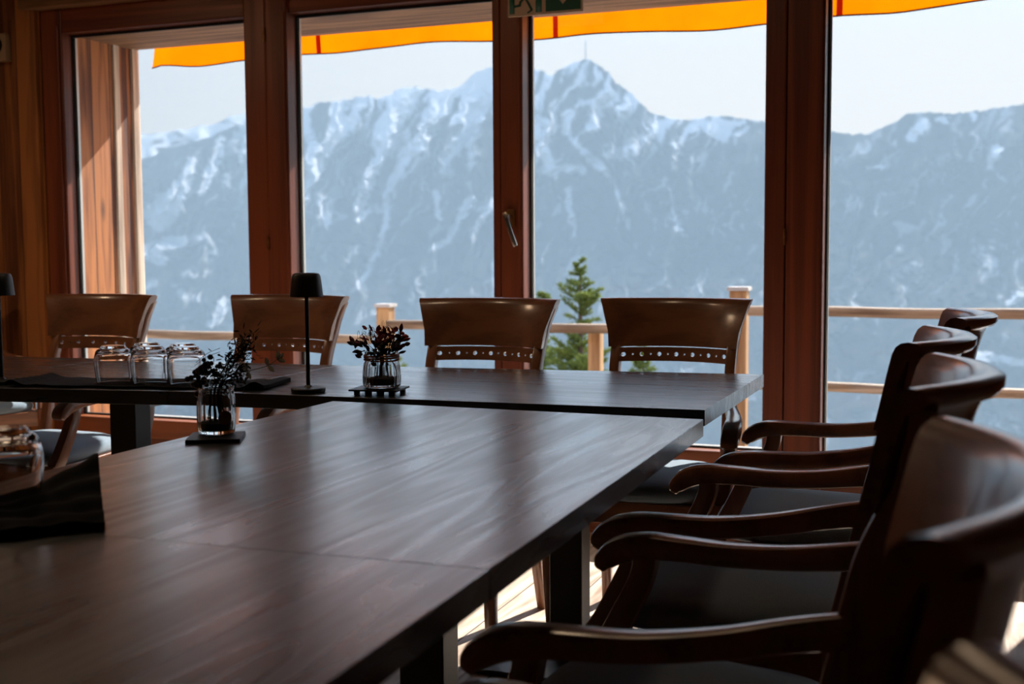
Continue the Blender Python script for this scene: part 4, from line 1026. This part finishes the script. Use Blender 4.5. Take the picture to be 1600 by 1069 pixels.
tube(bm, [(0.03, 0, 0.10), (0.052, -0.008, 0.125), (0.058, -0.01, 0.140)], 0.0006, 4, 3); tube(bm, [(-0.03, 0, 0.10), (-0.048, -0.01, 0.122), (-0.058, -0.02, 0.121)], 0.0006, 4, 3)
fin('tendrils', bm, M['stem'], J2)

# ------------------------------------------------------------------ exit sign and thermostat
sg = thing('exit_sign', 'green emergency exit sign with running man and down arrow above the window', 'sign', (-1.519, 4.29, 1.990), D(0))
bm = bmesh.new(); box(bm, (-0.150, 0, 0), (0.150, 0.012, 0.150), 0.002); fin('board', bm, M['sign_beige'], sg)
def flat(bm, poly, y, th=0.0015):
    a = [bm.verts.new((p[0], y, p[1])) for p in poly]; b = [bm.verts.new((p[0], y - th, p[1])) for p in poly]; n = len(poly)
    bm.faces.new(a); bm.faces.new(b[::-1])
    for i in range(n): bm.faces.new((a[i], a[(i+1) % n], b[(i+1) % n], b[i]))
def strip(bm, pts, w, y, th=0.001):
    for (x0, z0), (x1, z1) in zip(pts, pts[1:]):
        d = V((x1 - x0, 0, z1 - z0)).normalized(); n = V((-d.z, 0, d.x)) * w / 2; e = d * w * .3
        q = [(x0 - e.x + n.x, z0 - e.z + n.z), (x1 + e.x + n.x, z1 + e.z + n.z), (x1 + e.x - n.x, z1 + e.z - n.z), (x0 - e.x - n.x, z0 - e.z - n.z)]
        flat(bm, q, y, th)
bm = bmesh.new()
flat(bm, [(-0.142, 0.009), (-0.122, 0.009), (-0.122, 0.141), (-0.142, 0.141)], 0)
flat(bm, [(-0.036, 0.009), (-0.012, 0.009), (-0.012, 0.141), (-0.036, 0.141)], 0)
flat(bm, [(-0.122, 0.128), (-0.036, 0.128), (-0.036, 0.141), (-0.122, 0.141)], 0)
flat(bm, [(0.004, 0.009), (0.142, 0.009), (0.142, 0.141), (0.004, 0.141)], 0)
fin('green_panel', bm, M['sign_green'], sg)
bm = bmesh.new()   # the runner, dark green on the pale doorway
strip(bm, [(-0.072, 0.098), (-0.080, 0.070)], 0.016, -0.0001)
strip(bm, [(-0.080, 0.068), (-0.098, 0.052), (-0.100, 0.040), (-0.128, 0.036)], 0.009, -0.0001)
strip(bm, [(-0.080, 0.070), (-0.066, 0.046), (-0.052, 0.020)], 0.009, -0.0001)
strip(bm, [(-0.052, 0.020), (-0.068, 0.010)], 0.006, -0.0001)
strip(bm, [(-0.074, 0.095), (-0.096, 0.088), (-0.108, 0.072)], 0.007, -0.0001)
strip(bm, [(-0.070, 0.096), (-0.056, 0.080), (-0.042, 0.084)], 0.007, -0.0001)
flat(bm, [(-0.066 + .009 * math.cos(a), 0.114 + .009 * math.sin(a)) for a in [6.283 * i / 16 for i in range(16)]], -0.0001)
fin('running_man', bm, M['sign_green'], sg)
bm = bmesh.new()
flat(bm, [(0.058, 0.125), (0.088, 0.125), (0.088, 0.078), (0.112, 0.078), (0.073, 0.032), (0.034, 0.078), (0.058, 0.078)], -0.0015)
fin('arrow', bm, M['sign_beige'], sg)
th_ = thing('thermostat', 'small beige wall thermostat with round dial at the top left', 'thermostat', (-4.225, 4.335, 2.048))
bm = bmesh.new(); box(bm, (-0.075, -0.022, -0.062), (0.075, 0.025, 0.062), 0.006); fin('housing', bm, M['plastic'], th_)
bm = bmesh.new()
pts = [(0.055 * math.cos(a), 0.010 + 0.045 * math.sin(a)) for a in [6.283 * i / 36 for i in range(36)]]
flat(bm, pts, -0.022, 0.002); fpl = fin('face_plate', bm, M['screen'], th_)
bm = bmesh.new(); flat(bm, [(-0.035, 0.012), (0.035, 0.012), (0.035, 0.040), (-0.035, 0.040)], -0.024, 0.001); fin('display', bm, M['screen'], fpl)
bm = bmesh.new()
for k in range(1): lathe(bm, [(0, 0), (0.016, 0), (0.016, 0.006), (0.013, 0.008), (0, 0.008)], 24)
for v in bm.verts: v.co = V((v.co.x + 0.010, -0.0245 - v.co.z, v.co.y - 0.012))
fin('dial', bm, M['button'], fpl)
for zz in (-0.010, 0.006):
    bm = bmesh.new(); blob(bm, (0.037, -0.025, zz), 0.004); fin('button', bm, M['button'], fpl)
bpy.context.view_layer.update()
